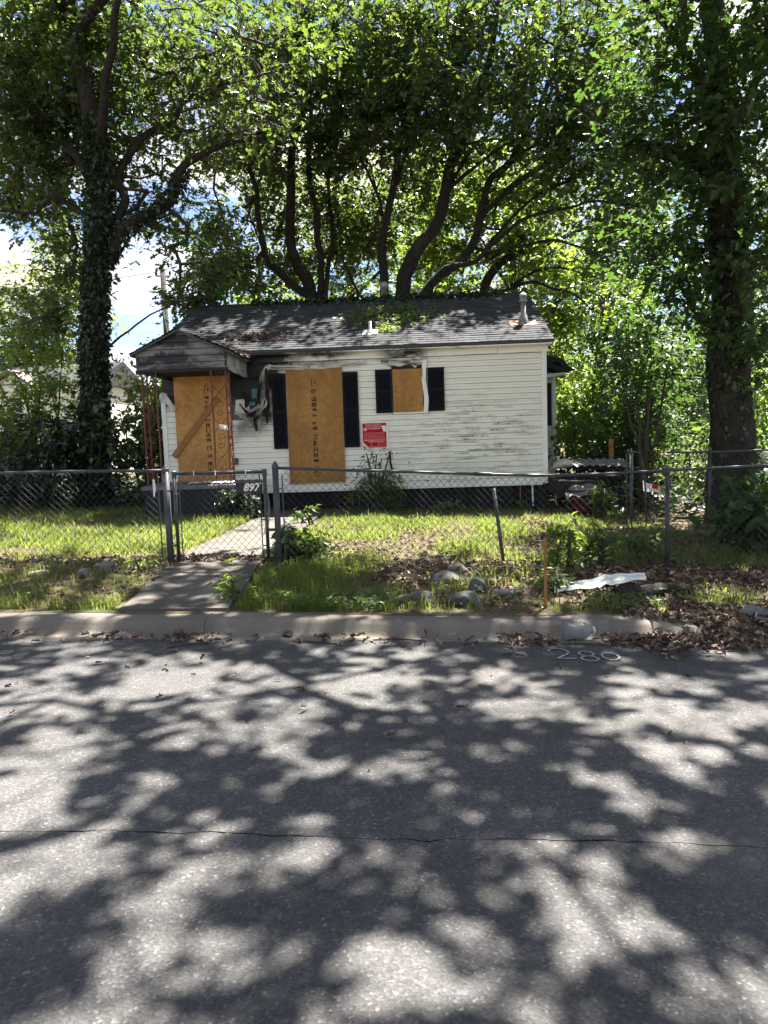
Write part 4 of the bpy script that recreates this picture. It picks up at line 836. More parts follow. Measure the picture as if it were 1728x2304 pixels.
# --- big ivy-clad oak left of the house
b0 = at(208, 1010, 17)
trunk = [(b0.x - .05, 17, -.1, .36), (b0.x, 17, .5, .26)] + ln(17, 17, .225, .15, [(213, 900), (213, 780), (213, 680), (218, 590), (223, 520), (226, 440), (216, 340), (206, 260), (188, 170), (165, 60), (150, -60), (130, -220)])
oak_skel = [trunk,
    ln(17, 18.0, .14, .04, [(236, 590), (285, 512), (350, 470), (395, 420), (430, 360), (470, 330), (530, 315), (600, 300)]),
    ln(17, 18.2, .12, .035, [(228, 540), (254, 480), (277, 440), (262, 400), (300, 330), (332, 300), (400, 270), (415, 235), (480, 190), (560, 170)]),
    ln(17, 18.4, .12, .03, [(210, 430), (180, 370), (150, 330), (100, 300), (40, 280)]),
    ln(17, 16.3, .06, .02, [(206, 480), (150, 455), (120, 440), (85, 475), (20, 470), (-40, 480)]),
    ln(17, 16.8, .03, .012, [(232, 800), (270, 750), (305, 725), (340, 705), (392, 680), (430, 640)]),
    ln(17, 15, .12, .05, [(220, 350), (240, 250), (248, 150), (262, 40), (290, -80), (330, -250)]),
    ln(17, 13, .12, .05, [(170, 90), (260, -60), (420, -200), (600, -380), (700, -560)]),
    ln(17, 13.5, .12, .05, [(160, 30), (60, -120), (-60, -300)])]
grow('oak_tree', 'tall oak with ivy-clad trunk standing left of the porch', 'tree', oak_skel, [
    B(330, 130, 18.2, 3.14, 2.04, 1.65, 221), B(480, 170, 17.5, 1.90, 1.53, 1.54, 130), B(90, 110, 18.7, 2.46, 2.04, 1.76, 143), B(230, 310, 18.7, 1.90, 1.70, 1.21, 104), B(40, 330, 18.5, 1.46, 1.36, 1.32, 78),
    B(430, 330, 18.0, 1.68, 1.27, 0.99, 71), B(330, 470, 18.5, 1.23, 1.02, 0.88, 52), B(150, 500, 19.2, 1.01, 0.85, 0.88, 33), B(30, 460, 18.6, 0.67, 0.68, 0.50, 18), B(560, 270, 17.0, 1.12, 1.02, 0.99, 52), B(150, 620, 19.2, 0.67, 0.59, 0.99, 31),
    B(440, 680, 18.6, .6, .6, .4, 22), B(560, 40, 16.7, 2.02, 1.70, 1.32, 91), B(200, 30, 17.2, 2.80, 1.70, 1.54, 117),
    B(560, 160, 18, 1.8, 1.6, 1.6, 90), B(20, 220, 18, 1.8, 1.8, 1.6, 80), B(260, 200, 18.5, 2.2, 1.8, 1.4, 110), B(120, 420, 18, 1.2, 1.2, .8, 40), B(470, 560, 18.5, 1.0, 1.0, .8, 36), B(90, 700, 17.6, .7, .7, .7, 20), ((-6.0, 14.5, 14.5), (5, 5, 3.0), 190), ((-3.1, 11.4, 11.0), (3.4, 2.6, 1.5), 190)], 'oakleaf', T_OAK, .16, 34)

# --- oaks behind the house
def rear(name, label, skel, balls, per=36, leafm='oakleaf2'): return grow(name, label, 'tree', [[(q[0], q[1], q[2], q[3] * .66) for q in L] for L in skel], balls, leafm, T_MID, .165, per, .36, 'bark2', 'oaks behind the roof', gap=True)
rear('oak_tree', 'oak with several crooked stems behind the left half of the roof', [
    ln(23, 23, .30, .08, [(700, 1010), (700, 680), (672, 600), (652, 540), (655, 440), (660, 330), (700, 200), (740, 100), (760, -60)]),
    ln(23, 22, .20, .06, [(690, 672), (655, 630), (600, 585), (588, 540), (580, 470), (565, 380), (545, 350), (500, 300)]),
    ln(23, 23, .17, .06, [(712, 690), (718, 560), (704, 430), (696, 330), (690, 230), (660, 100), (650, -60)]),
    ln(23, 24, .12, .05, [(728, 690), (742, 560), (744, 400), (748, 300), (790, 180)]), ln(23, 22.4, .08, .03, [(780, 640), (815, 668), (790, 620), (770, 570), (765, 520)][1:]), ln(23, 24, .05, .02, [(600, 585), (560, 480), (525, 470), (490, 520)])],
    [B(600, 100, 22, 3, 2.6, 2.3, 221), B(660, 290, 22.5, 2.2, 2, 1.5, 104), B(770, 110, 23, 2.3, 2, 2.0, 143), B(520, 330, 22.5, 1.4, 1.5, 1.1, 58), B(740, 400, 23.5, 1.2, 1.4, 1.6, 52), B(480, 520, 23.5, 1.0, 1.2, 1.3, 52), B(560, 620, 23.5, 1.4, 1.2, .7, 52), B(480, 620, 22, .9, 1, .8, 39), B(640, 470, 25, 1.3, 1, 1.7, 80), B(790, 500, 25, 1.3, 1.2, 1.9, 90), B(700, 590, 25.5, 1.5, 1, .9, 60), B(600, 380, 24, 1.4, 1.2, 1.1, 50), ((-2.5, 22, 13.5), (5, 4, 2), 50)])
rear('oak_tree', 'slim upright oak directly behind the ridge pipe', [
    ln(22, 22, .20, .06, [(866, 1000), (864, 665), (860, 560), (868, 500), (885, 420), (900, 330), (920, 250), (965, 170), (985, 60), (1000, -80)]),
    ln(22, 21.5, .09, .03, [(886, 420), (912, 350), (930, 290), (985, 230)]), ln(22, 22.5, .08, .03, [(868, 480), (820, 380), (800, 300), (780, 200)])],
    [B(860, 90, 22, 2.4, 2.4, 2.2, 182), B(870, 260, 21.3, 1.5, 1.5, 1.2, 78), B(960, 190, 21, 1.6, 1.6, 1.2, 91), B(800, 300, 22.5, 1.3, 1.5, 1.2, 58), B(850, 540, 24, 1.0, 1, 1.3, 50), B(930, 400, 24, 1.4, 1.2, 1.3, 70)])
rear('oak_tree', 'spreading oak whose long limbs sweep to the right over the roof', [
    ln(21.6, 21.6, .34, .08, [(915, 1000), (905, 665), (920, 600), (940, 560), (985, 500), (1000, 440), (1015, 370), (1040, 330), (1055, 250), (1100, 140), (1120, 0), (1120, -120)]),
    ln(21.6, 21, .10, .04, [(1003, 430), (1040, 395), (1085, 360), (1130, 330), (1180, 290)]),
    ln(21.6, 21.6, .22, .06, [(925, 690), (970, 625), (1050, 570), (1085, 480), (1110, 400), (1150, 350), (1190, 270), (1230, 200), (1250, 80)]),
    ln(21.6, 20.5, .13, .03, [(965, 640), (1000, 607), (1070, 595), (1105, 545), (1180, 492), (1260, 466), (1340, 460), (1450, 466)]),
    ln(21.6, 20.5, .12, .03, [(1060, 545), (1105, 465), (1180, 400), (1260, 350), (1390, 325)]),
    ln(21.6, 22, .09, .03, [(1085, 485), (1130, 430), (1200, 380), (1250, 340), (1300, 290)]), ln(21.6, 21.2, .10, .03, [(1000, 450), (1030, 400), (1090, 300), (1130, 250), (1200, 220)]), ln(21.6, 21, .09, .03, [(1110, 410), (1180, 340), (1270, 300), (1350, 240)]), ln(21.5, 20.8, .08, .03, [(1110, 540), (1170, 470), (1240, 420), (1330, 390), (1420, 380)]), ln(21.4, 20.6, .08, .03, [(1075, 590), (1150, 560), (1250, 545), (1330, 560), (1400, 590)])],
    [B(1030, 120, 21.5, 2.6, 2.4, 2.0, 208), B(1200, 90, 22, 2.6, 2.4, 2.2, 195), B(1150, 270, 21, 2.3, 2, 1.2, 117), B(1330, 270, 21, 2, 2, 1.4, 117), B(1400, 430, 20.5, 1.5, 1.5, 1.1, 78), B(1260, 420, 21.5, 1.8, 1.8, .9, 58), B(1000, 310, 21, 1.4, 1.5, .9, 58), B(1370, 100, 21, 1.7, 2, 1.8, 117), ((1.5, 20.5, 13.0), (5, 3.5, 1.8), 55), B(1400, 560, 20.5, 1.2, 1.2, .8, 45)])
rear('oak_tree', 'broken-topped oak behind the right end of the ridge', [
    ln(24, 24, .26, .05, [(1085, 1000), (1085, 690), (1112, 607), (1165, 570), (1230, 550), (1300, 520), (1360, 500)]),
    ln(24, 24, .10, .03, [(1112, 607), (1150, 560), (1200, 500), (1260, 440), (1300, 380)]), ln(24, 22, .09, .03, [(1100, 660), (1180, 632), (1250, 645), (1330, 690), (1400, 740)]), ln(24, 23, .07, .02, [(1150, 640), (1220, 610), (1300, 612), (1380, 640)])],
    [B(1300, 590, 23.5, 2, 1.6, .9, 91), B(1180, 540, 24.5, 1.6, 1.5, 1.2, 65), B(1350, 680, 22, 1.4, 1.4, .7, 65), B(1050, 480, 25, 1.6, 1.5, 1.5, 65), B(1250, 700, 23, .9, 1, .6, 31), B(980, 580, 26, 1.4, 1, .9, 60), B(1080, 400, 25.5, 1.6, 1.2, 1.2, 70), B(1200, 440, 25, 1.6, 1.2, 1.1, 60)], leafm='brightleaf')

# --- big trunk on the right
b3 = at(1655, 1060, 14)
grow('hardwood_tree', 'massive dark-trunked tree right of the house behind the fence', 'tree', [
    [(b3.x + .03, 14, -.3, .56), (b3.x, 14, .4, .44)] + ln(14, 14, .38, .15, [(1646, 950), (1642, 800), (1646, 650), (1640, 520), (1632, 400), (1628, 300), (1625, 200), (1615, 100), (1600, 0), (1590, -150), (1560, -400)]),
    ln(14, 13.6, .14, .08, [(1625, 385), (1550, 350), (1480, 340), (1430, 325), (1395, 312)]),
    ln(14, 13.4, .10, .05, [(1612, 245), (1575, 185), (1540, 130), (1500, 70), (1460, 0), (1440, -60)]),
    ln(14, 13.0, .10, .03, [(1636, 300), (1680, 220), (1720, 120), (1760, 0)]), ln(14, 12.5, .07, .03, [(1640, 560), (1690, 480), (1740, 430)]),
    [(*at(1600, -20, 14), .13), (5.0, 12.6, 9.6, .08), (3.2, 10.8, 10.2, .04), (.6, 9, 10.4, .02)], [(*at(1596, -90, 14), .12), (6.3, 12, 9.8, .06), (6.4, 10, 10.6, .03)]],
    [B(1600, 90, 13.3, 1.6, 1.6, 1.5, 90), B(1720, 260, 13, 1.2, 1.6, 1.6, 80), B(1470, 230, 13.6, 1.1, 1.4, 1.0, 45), B(1540, 430, 13.6, 1.0, 1.2, .7, 40), B(1730, 500, 12.8, .8, 1.2, 1.1, 50), B(1460, 330, 13.4, .6, .8, .4, 16), B(1720, 760, 13, .5, .7, 1.0, 26), B(1480, 560, 13.8, .9, .9, .6, 34), B(1540, 680, 13.8, .6, .6, .7, 26), B(1760, 0, 12.6, 1.6, 1.6, 1.6, 60),
     ((2.2, 8.6, 10.0), (4.6, 2.8, 1.5), 330), ((6.0, 10.2, 10.5), (3.3, 2.6, 1.8), 140), ((1.2, 12.2, 10.6), (5.0, 1.8, 1.3), 270)], 'vine', T_MID, .16, 32, .36, 'bark2', gap=True, twig=.0052)
# --- street tree on the right, outside the picture, whose crown throws the shade on the road
grow('hardwood_tree', 'roadside tree beyond the right edge with crown over the road', 'tree', [
    [(11.2, 10.0, -.4, .45), (11.2, 10.0, 3, .34), (10.8, 9.7, 6.5, .28), (10.0, 9.2, 9.5, .2), (9.4, 9, 13, .1)], [(10.9, 9.8, 5.0, .12), (8.8, 8.2, 7.2, .06), (5.8, 7.0, 8.3, .035), (2.8, 6.4, 8.8, .018)], [(10.7, 9.6, 6.8, .14), (8, 6.2, 8.3, .05), (6, 5, 9.2, .02)], [(10.9, 9.8, 5.5, .13), (9.3, 6.2, 7.6, .05), (7.6, 3.6, 8.6, .02)]],
    [((4.2, 6.6, 8.7), (4.0, 2.2, 1.1), 250), ((7.0, 4.6, 8.8), (3.2, 3.0, 1.3), 160), ((9.5, 9.5, 13), (3, 3, 2), 90)], 'vine', T_MID, .17, 32, .38, 'bark2', twig=.0052)

# --- woods farther back
bgs = [(-18.5, 39, 13, 'paleleaf', 'pale feathery tree beyond the far left roof', 1.8), (-21.5, 38, 10.5, 'paleleaf', 'second pale tree at the far left edge of the lot', 1.9), (-6.2, 31, 10, 'brightleaf', 'thin background tree seen between left oak and roof', .55),
       (-2.5, 34, 15, 'oakleaf2', 'background tree behind the crooked left stems', .9), (1.0, 33, 15, 'brightleaf', 'background tree behind the ridge centre', .9), (4.5, 32, 14, 'oakleaf2', 'background tree behind the sweeping limbs', .9), (8.5, 33, 14, 'brightleaf', 'background tree right of the house among sunlit leaves', .9),
       (12.5, 31, 14, 'oakleaf2', 'background tree left of the massive right trunk', .9), (16.5, 32, 13, 'oakleaf2', 'background tree at the far right edge', .9), (0.0, 44, 16, 'brightleaf', 'farthest tall tree glimpsed over the roof', .8), (8.0, 46, 16, 'oakleaf2', 'farthest tall tree over the right yard', .8), (-7, 50, 12, 'paleleaf', 'farthest low tree behind the utility pole', .45)]
for i, (x, y, h_, lm, lab, dens) in enumerate(bgs):
    rg = random.Random(i); sk_ = [[(x, y, -.3, .26), (x + .1, y, h_ * .3, .2), (x - .2, y, h_ * .6, .14), (x + .1, y, h_ * .95, .05)]]
    for q in range(4): th = rg.uniform(0, 6.28); z = h_ * rg.uniform(.25, .6); sk_.append([(x, y, z, .1), (x + 1.2 * math.cos(th), y + 1.2 * math.sin(th), z + 1.2, .06), (x + 2.6 * math.cos(th), y + 2.6 * math.sin(th), z + 2.6, .03)])
    bl = [((x, y, h_ * .72), (2.8, 2.4, h_ * .28), int(120 * dens)), ((x + rg.uniform(-1, 1), y - .5, h_ * .42), (2.6, 2.2, h_ * .2), int(90 * dens))]
    if i >= 0: bl.append(((x + rg.uniform(-1, 1), y - 1, 2.6), (2.6, 1.6, 1.8), int(60 * dens)))
    grow('background_tree', lab, 'tree', sk_, bl, lm, T_KITE, .21, 34, .48, 'bark2', 'trees in the woods behind', gap=False, minz=.8)

n_ = 30000; X = RNG.uniform(-45, 45, n_); Y = 52 + RNG.uniform(-4, 6, n_) + .004 * X * X; Zm = 4.5 + 5 * fbm(X * .22, X * 0, 19); Z = RNG.random(n_) ** .8 * Zm
tag(leaf_sheet('far_woods', np.stack([X, Y, Z], 1), RNG.uniform(.35, .7, n_), T_KITE, 'oakleaf2', None, (.3, .5), .6), 'distant belt of woods closing the view behind the lots', 'woods', None, 'stuff')
grow('understory_tree', 'dark understory tree filling the gap right of the house', 'tree', [[(7.6, 25, -.3, .14), (7.7, 25, 2, .12), (7.4, 25, 4.5, .08), (7.6, 25, 7, .04)], [(7.6, 25, 2.5, .07), (8.8, 24.6, 4, .04)], [(7.5, 25, 2.2, .07), (6.2, 24.8, 3.8, .04)]], [((7.4, 25, 4.6), (2.6, 1.4, 2.6), 170), ((7.6, 24.6, 1.8), (2.6, 1.2, 1.4), 90)], 'vine', T_KITE, .17, 34, .38, 'bark2', gap=False)
grow('understory_tree', 'second dark understory tree nearer the massive right trunk', 'tree', [[(10.8, 23, -.3, .14), (10.7, 23, 2, .12), (10.9, 23, 4.5, .08), (10.8, 23, 7, .04)], [(10.8, 23, 2.5, .07), (9.6, 22.6, 4, .04)], [(10.8, 23, 2.2, .07), (12, 22.8, 3.8, .04)]], [((10.6, 23, 4.4), (2.4, 1.4, 2.6), 150), ((10.6, 22.6, 1.6), (2.4, 1.2, 1.3), 80)], 'vine', T_KITE, .17, 34, .38, 'bark2', gap=False)
# --- ivy on the two big trunks
def ivy(name, label, line, n_, lo, hi, size=.085, thick=.12):
    L = smooth_line(line, .1); P_ = np.array([q[:3] for q in L]); R_ = np.array([q[3] for q in L]); ok = (P_[:, 2] > lo) & (P_[:, 2] < hi); P_, R_ = P_[ok], R_[ok]
    i = RNG.integers(0, len(P_), n_); th = RNG.uniform(0, 2 * np.pi, n_); rr = R_[i] + np.abs(RNG.normal(0, thick, n_)) * (.4 + fbm(P_[i, 2] * 1.5, th * 1.2, 5) * 1.4) + .01
    X = P_[i] + np.stack([np.cos(th) * rr, np.sin(th) * rr, RNG.normal(0, .06, n_)], 1)
    tag(leaf_sheet(name, X, RNG.normal(size, size * .25, n_).clip(.03), T_BROAD, 'ivy', None, (.9, .5), .8, None, th + RNG.normal(0, .7, n_)), label, 'vine')
ivy('ivy_vine', 'dark ivy sheathing the trunk of the left oak', trunk, 8000, .3, 9.0, .095, .05)
ivy('ivy_vine', 'ivy climbing the low right limb of the left oak', oak_skel[1], 1500, 2, 8, .085, .05)
ivy('ivy_vine', 'vine leaves on the massive right trunk', [(b3.x, 14, .4, .44)] + ln(14, 14, .38, .3, [(1646, 950), (1642, 800), (1646, 650), (1640, 520)]), 900, .3, 5.5, .10, .06)

def cover(x0, x1, y0, y1, n_, dens): 
    X = RNG.uniform(x0, x1, n_); Y = RNG.uniform(y0, y1, n_); k_ = RNG.random(n_) < dens(X, Y); return np.stack([X[k_], Y[k_], zg(X[k_], Y[k_]) + RNG.uniform(.03, .28, k_.sum())], 1)
GC = np.concatenate([cover(3.2, 15, 13.5, 26, 9000, lambda X, Y: .4 + .6 * fbm(X, Y, 7)), cover(-16, -5.6, 15.2, 26, 8000, lambda X, Y: .4 + .6 * fbm(X, Y, 8))])
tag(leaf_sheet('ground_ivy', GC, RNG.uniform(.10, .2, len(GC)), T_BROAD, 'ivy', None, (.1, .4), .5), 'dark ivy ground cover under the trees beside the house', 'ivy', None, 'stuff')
# --- shrubs and thicket
def shrub(name, label, c, r_, n_, leafm='shrubleaf', T=T_KITE, size=.10, per=26, spread=.2, cat='shrub', group=None, stems=5):
    x, y = c[0], c[1]; z = float(zg(x, y)); rg = random.Random(int(abs(x * 100) + abs(y * 37))); sk_ = []
    for q in range(stems):
        th = q * 6.28 / stems + rg.uniform(-.4, .4); f = rg.uniform(.3, .7); sk_.append([(x + .05 * math.cos(th), y + .05 * math.sin(th), z - .05, .025 + .012 * r_[2]), (x + r_[0] * f * .5 * math.cos(th), y + r_[1] * f * .5 * math.sin(th), z + c[2] * .6, .015 + .008 * r_[2]), (x + r_[0] * f * math.cos(th), y + r_[1] * f * math.sin(th), z + c[2] + r_[2] * .4, .01)])
    return grow(name, label, cat, sk_, [((x, y, z + c[2]), r_, n_)], leafm, T, size, per, spread, 'twig', group, .004, False, (.3, .5), 'stem', z + .08, .7)
G1 = 'shrubs in the thicket left of the house'
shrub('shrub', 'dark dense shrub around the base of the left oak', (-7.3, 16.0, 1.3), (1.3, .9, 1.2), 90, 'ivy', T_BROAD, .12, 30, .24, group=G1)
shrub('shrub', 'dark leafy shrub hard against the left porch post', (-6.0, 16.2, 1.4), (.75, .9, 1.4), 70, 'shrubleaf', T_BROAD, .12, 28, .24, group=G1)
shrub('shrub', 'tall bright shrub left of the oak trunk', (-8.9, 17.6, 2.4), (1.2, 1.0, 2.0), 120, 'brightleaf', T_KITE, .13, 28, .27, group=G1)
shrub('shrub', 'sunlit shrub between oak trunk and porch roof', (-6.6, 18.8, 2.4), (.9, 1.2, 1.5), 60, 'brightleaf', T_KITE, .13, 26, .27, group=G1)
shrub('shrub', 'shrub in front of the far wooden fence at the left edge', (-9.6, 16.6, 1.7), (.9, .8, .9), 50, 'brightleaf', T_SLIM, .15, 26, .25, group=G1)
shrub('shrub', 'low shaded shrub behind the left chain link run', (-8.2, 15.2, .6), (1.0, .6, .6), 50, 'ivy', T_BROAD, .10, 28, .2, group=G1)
G2 = 'shrubs in the thicket right of the house'
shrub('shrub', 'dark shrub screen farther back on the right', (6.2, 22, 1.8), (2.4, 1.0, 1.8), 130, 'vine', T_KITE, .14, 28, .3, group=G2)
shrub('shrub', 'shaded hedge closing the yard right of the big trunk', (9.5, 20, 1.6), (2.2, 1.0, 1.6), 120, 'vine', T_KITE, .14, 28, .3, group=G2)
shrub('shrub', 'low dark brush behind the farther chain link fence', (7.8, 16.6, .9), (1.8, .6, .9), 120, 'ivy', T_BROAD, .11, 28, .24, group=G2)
shrub('shrub', 'brilliant sunlit shrub just right of the burnt eave', (4.5, 20.6, 2.3), (1.1, 1.1, 1.4), 150, 'brightleaf', T_KITE, .14, 28, .27, group=G2)
shrub('shrub', 'tall sunlit sapling behind the burnt eave', (4.2, 24.0, 3.6), (1.2, 1.2, 2.0), 100, 'brightleaf', T_KITE, .14, 28, .3, group=G2)
shrub('shrub', 'dark overgrown shrub mass left of the massive right trunk', (5.0, 17.0, 2.2), (1.0, 1.0, 2.0), 120, 'vine', T_KITE, .13, 28, .27, group=G2)
shrub('shrub', 'shaded tall shrub behind the junk heap', (4.6, 18.2, 1.2), (1.4, .8, 1.1), 90, 'shrubleaf', T_KITE, .12, 28, .25, group=G2)
shrub('shrub', 'leafy sapling leaning out left of the right trunk', (4.6, 15.2, 3.2), (.9, .8, 1.3), 60, 'vine', T_KITE, .14, 24, .27, group=G2)
shrub('shrub', 'undergrowth at the foot of the right trunk', (6.2, 14.6, .9), (1.4, .7, .9), 90, 'shrubleaf', T_KITE, .11, 28, .24, group=G2)
shrub('shrub', 'sunny shrub beyond the right trunk at the picture edge', (8.4, 17.5, 2.0), (1.2, 1.2, 2.0), 90, 'brightleaf', T_KITE, .13, 28, .27, group=G2)
shrub('shrub', 'vine heap on the farther chain link fence', (6.6, 13.0, .6), (1.1, .4, .6), 60, 'vine', T_BROAD, .11, 26, .2, group=G2)
shrub('shrub', 'large-leaved shrub at the right picture edge behind the fence', (4.35, 9.6, .5), (.45, .5, .5), 34, 'vine', T_BROAD, .13, 20, .15, group=G2)
shrub('shrub', 'foundation bush below the red notice', (-.75, 14.75, .45), (.55, .35, .42), 60, 'shrubleaf', T_SLIM, .09, 28, .15)
shrub('shrub', 'vine bush climbing the plaque beside the porch', (-3.35, 13.45, .30), (.34, .15, .30), 34, 'ivy', T_BROAD, .07, 28, .12)
shrub('shrub', 'spindly dark twiggy shoots above the foundation bush', (-.85, 14.9, 1.0), (.5, .15, .35), 14, 'ivy', T_KITE, .05, 12, .12)

# ================================================================== GROUND COVER
def gpt(px, py_, dz=0):
    """place on the ground seen at a spot of the survey photograph"""
    d = fw * FPX + cr * (px - 864) - cu * (py_ - 1152); t = 3 / d.length; st = .02 / d.length
    while t * d.length < 60:
        p = CC + d * t; z = float(zg(p.x, p.y)) if p.y > 6.33 or (p.y > 5.75 and p.x > 2.35) else float(zx(p.x)) + (.15 if p.y > 6.2 else .0)
        if p.z <= z: return Vector((p.x, p.y, z + dz))
        t += st
    return CC + d * t
def blades(name, P_, h_, w_, mat, label, parent=None, bend=.7):
    n_ = len(P_); th = RNG.uniform(0, 2 * np.pi, n_); d = np.stack([np.cos(th), np.sin(th), np.zeros(n_)], 1); s_ = np.stack([-d[:, 1], d[:, 0], np.zeros(n_)], 1); b = np.abs(RNG.normal(bend, .3, n_))[:, None]; hh = h_[:, None]; ww = w_[:, None] * .5
    up = np.array([[0, 0, 1.]]); mid = P_ + up * hh * .55 + d * hh * b * .25; tip = P_ + up * hh * (1 - .28 * b.clip(0, 2)) + d * hh * b * .85
    V_ = np.stack([P_ - s_ * ww, P_ + s_ * ww, mid + s_ * ww * .75, mid - s_ * ww * .75, tip], 1).reshape(-1, 3); i = np.arange(n_)[:, None] * 5
    r_ = RNG.random(n_); o = mesh_np(name, V_, [i + np.array([[0, 1, 2, 3]]), i + np.array([[3, 2, 4]])], mat, parent, [r_, r_]); return tag(o, label, 'grass', None, 'stuff')
def scatter(x0, x1, y0, y1, n_, dens=None):
    X = RNG.uniform(x0, x1, n_); Y = RNG.uniform(y0, y1, n_)
    if dens is not None: ok = RNG.random(n_) < dens(X, Y); X, Y = X[ok], Y[ok]
    return np.stack([X, Y, zg(X, Y)], 1)
def on_path(X, Y): t = np.clip((Y - 6.4) / 2.5, 0, 1); return (X > -2.72 - .25 * t - .05) & (X < -1.72 - .14 * t + .05) & (Y < 14.7)
def tuft(X, Y, f, s_, lo=.42, hi=.62): return sstep(lo, hi, fbm(X * f, Y * f, s_))
porchless = lambda X, Y: ~((X > PX0 - .1) & (X < PX1 + .25) & (Y > PY - .05)) & ~on_path(X, Y) & (Y < np.where((X > XL) & (X < XR), YW + .1, 17))
L1 = scatter(-10.5, -2.9, 8.55, 16, 120000, lambda X, Y: porchless(X, Y) * (.10 + .9 * tuft(X, Y, 1.5, 50, .36, .6)) * (.12 + .88 * sstep(8.6, 9.5, Y)))
blades('lawn_grass', L1, (RNG.gamma(4.5, .0165, len(L1)) * (.6 + .8 * fbm(L1[:, 0] * 1.2, L1[:, 1] * 1.2, 61))).clip(.04, .42), RNG.uniform(.006, .013, len(L1)), 'grass', 'long sunlit grass on the lawn left of the path')
L2 = scatter(-1.75, 4.6, 11.0, 15.3, 90000, lambda X, Y: porchless(X, Y) * (.08 + .92 * tuft(X, Y, 1.5, 51, .38, .6)) * sstep(11.0, 12.2, Y + .5 * np.sin(X * 1.3)) * (1 - sstep(3.2, 4.5, X)))
blades('lawn_grass', L2, (RNG.gamma(4.5, .0155, len(L2)) * (.6 + .8 * fbm(L2[:, 0] * 1.2, L2[:, 1] * 1.2, 62))).clip(.04, .36), RNG.uniform(.006, .012, len(L2)), 'grass', 'sunny strip of grass in front of the white siding')
L3 = scatter(-1.9, 5.5, 8.45, 11.6, 26000, lambda X, Y: porchless(X, Y) * (.03 + tuft(X, Y, 1.6, 52, .5, .66)))
blades('sparse_grass', L3, RNG.gamma(5, .022, len(L3)).clip(.03, .3), RNG.uniform(.005, .010, len(L3)), 'grass', 'thin grass tufts on the bare earth behind the right fence')
L4 = np.concatenate([scatter(-7, -2.75, 6.45, 8.6, 27000, lambda X, Y: ~on_path(X, Y) * (.05 + .95 * tuft(X, Y, 1.5, 53, .48, .66)) * (1 - .85 * sstep(7.5, 8.1, Y))), scatter(-1.74, -.25, 6.45, 9.2, 22000, lambda X, Y: ~on_path(X, Y) * (1 - .9 * sstep(-1.2, -.3, X)) * (.08 + .92 * tuft(X, Y, 1.9, 54, .42, .62)))])
blades('verge_grass', L4, (RNG.gamma(5, .016, len(L4)) * (.35 + 1.2 * fbm(L4[:, 0] * 1.5, L4[:, 1] * 1.5, 63))).clip(.03, .40), RNG.uniform(.004, .009, len(L4)), 'grass', 'uncut grass on the verge either side of the path')
L5 = scatter(-.4, 6, 6.45, 8.3, 22000, lambda X, Y: (X < 6) * ((Y < 6.85) * .55 * tuft(X, Y, 2.0, 55, .35, .6) + .5 * tuft(X, Y, 1.4, 56, .56, .72)) * (X < 2.2) + (X >= 2.2) * tuft(X, Y, 1.4, 57, .56, .7) * (Y > 6.9) * .6)
blades('verge_grass', L5, RNG.gamma(5, .020, len(L5)).clip(.03, .26), RNG.uniform(.005, .010, len(L5)), 'grass', 'short patchy grass behind the right kerb')
L6 = np.concatenate([scatter(-10, -2.9, 8.7, 15.5, 14000, lambda X, Y: porchless(X, Y) * (.3 + .7 * tuft(X, Y, 1.1, 59))), scatter(-1.7, 4.5, 11, 15.2, 11000, lambda X, Y: porchless(X, Y) * (.3 + .7 * tuft(X, Y, 1.1, 60))), scatter(-7, -2.8, 6.5, 8.5, 5000), scatter(-1.6, 5, 6.5, 11.5, 9000, lambda X, Y: .3 + .7 * tuft(X, Y, 1.1, 58))]); blades('dry_grass', L6, RNG.gamma(4, .018, len(L6)).clip(.02, .2), RNG.uniform(.004, .008, len(L6)), 'drygrass', 'dead straw-coloured grass over the verge and yard', bend=1.0)
cw = RNG.choice(np.arange(len(cx_) - 8) + 4, 420); C7 = np.stack([cx_[cw], cy_[cw], zx(cx_[cw]) - .02], 1); C7 = C7[(fbm(C7[:, 0] * 1.2, 0 * C7[:, 0], 91) > .5)]
blades('seam_grass', C7, RNG.uniform(.02, .045, len(C7)), RNG.uniform(.003, .006, len(C7)), 'drygrass', 'tiny dry weeds in the road seam')
# clover and creeping weeds with small leaves
W1 = np.concatenate([scatter(-7, -2.9, 6.5, 8.4, 3500, lambda X, Y: tuft(X, Y, 2.2, 70, .5, .65)), scatter(-1.6, 2.2, 6.45, 7.0, 5200, lambda X, Y: tuft(X, Y, 2.2, 71, .42, .6)), scatter(-1.5, 5.5, 7, 11, 5000, lambda X, Y: tuft(X, Y, 1.8, 72, .56, .68)), scatter(3.5, 7.5, 9, 13, 5000, lambda X, Y: tuft(X, Y, 1.3, 73, .4, .6))]); W1[:, 2] += RNG.uniform(.02, .10, len(W1))
tag(leaf_sheet('ground_weeds', W1, RNG.uniform(.025, .06, len(W1)), T_KITE, 'shrubleaf', None, (.1, .4), .5), 'low broad-leaved weeds on verge and yard', 'weeds', None, 'stuff')
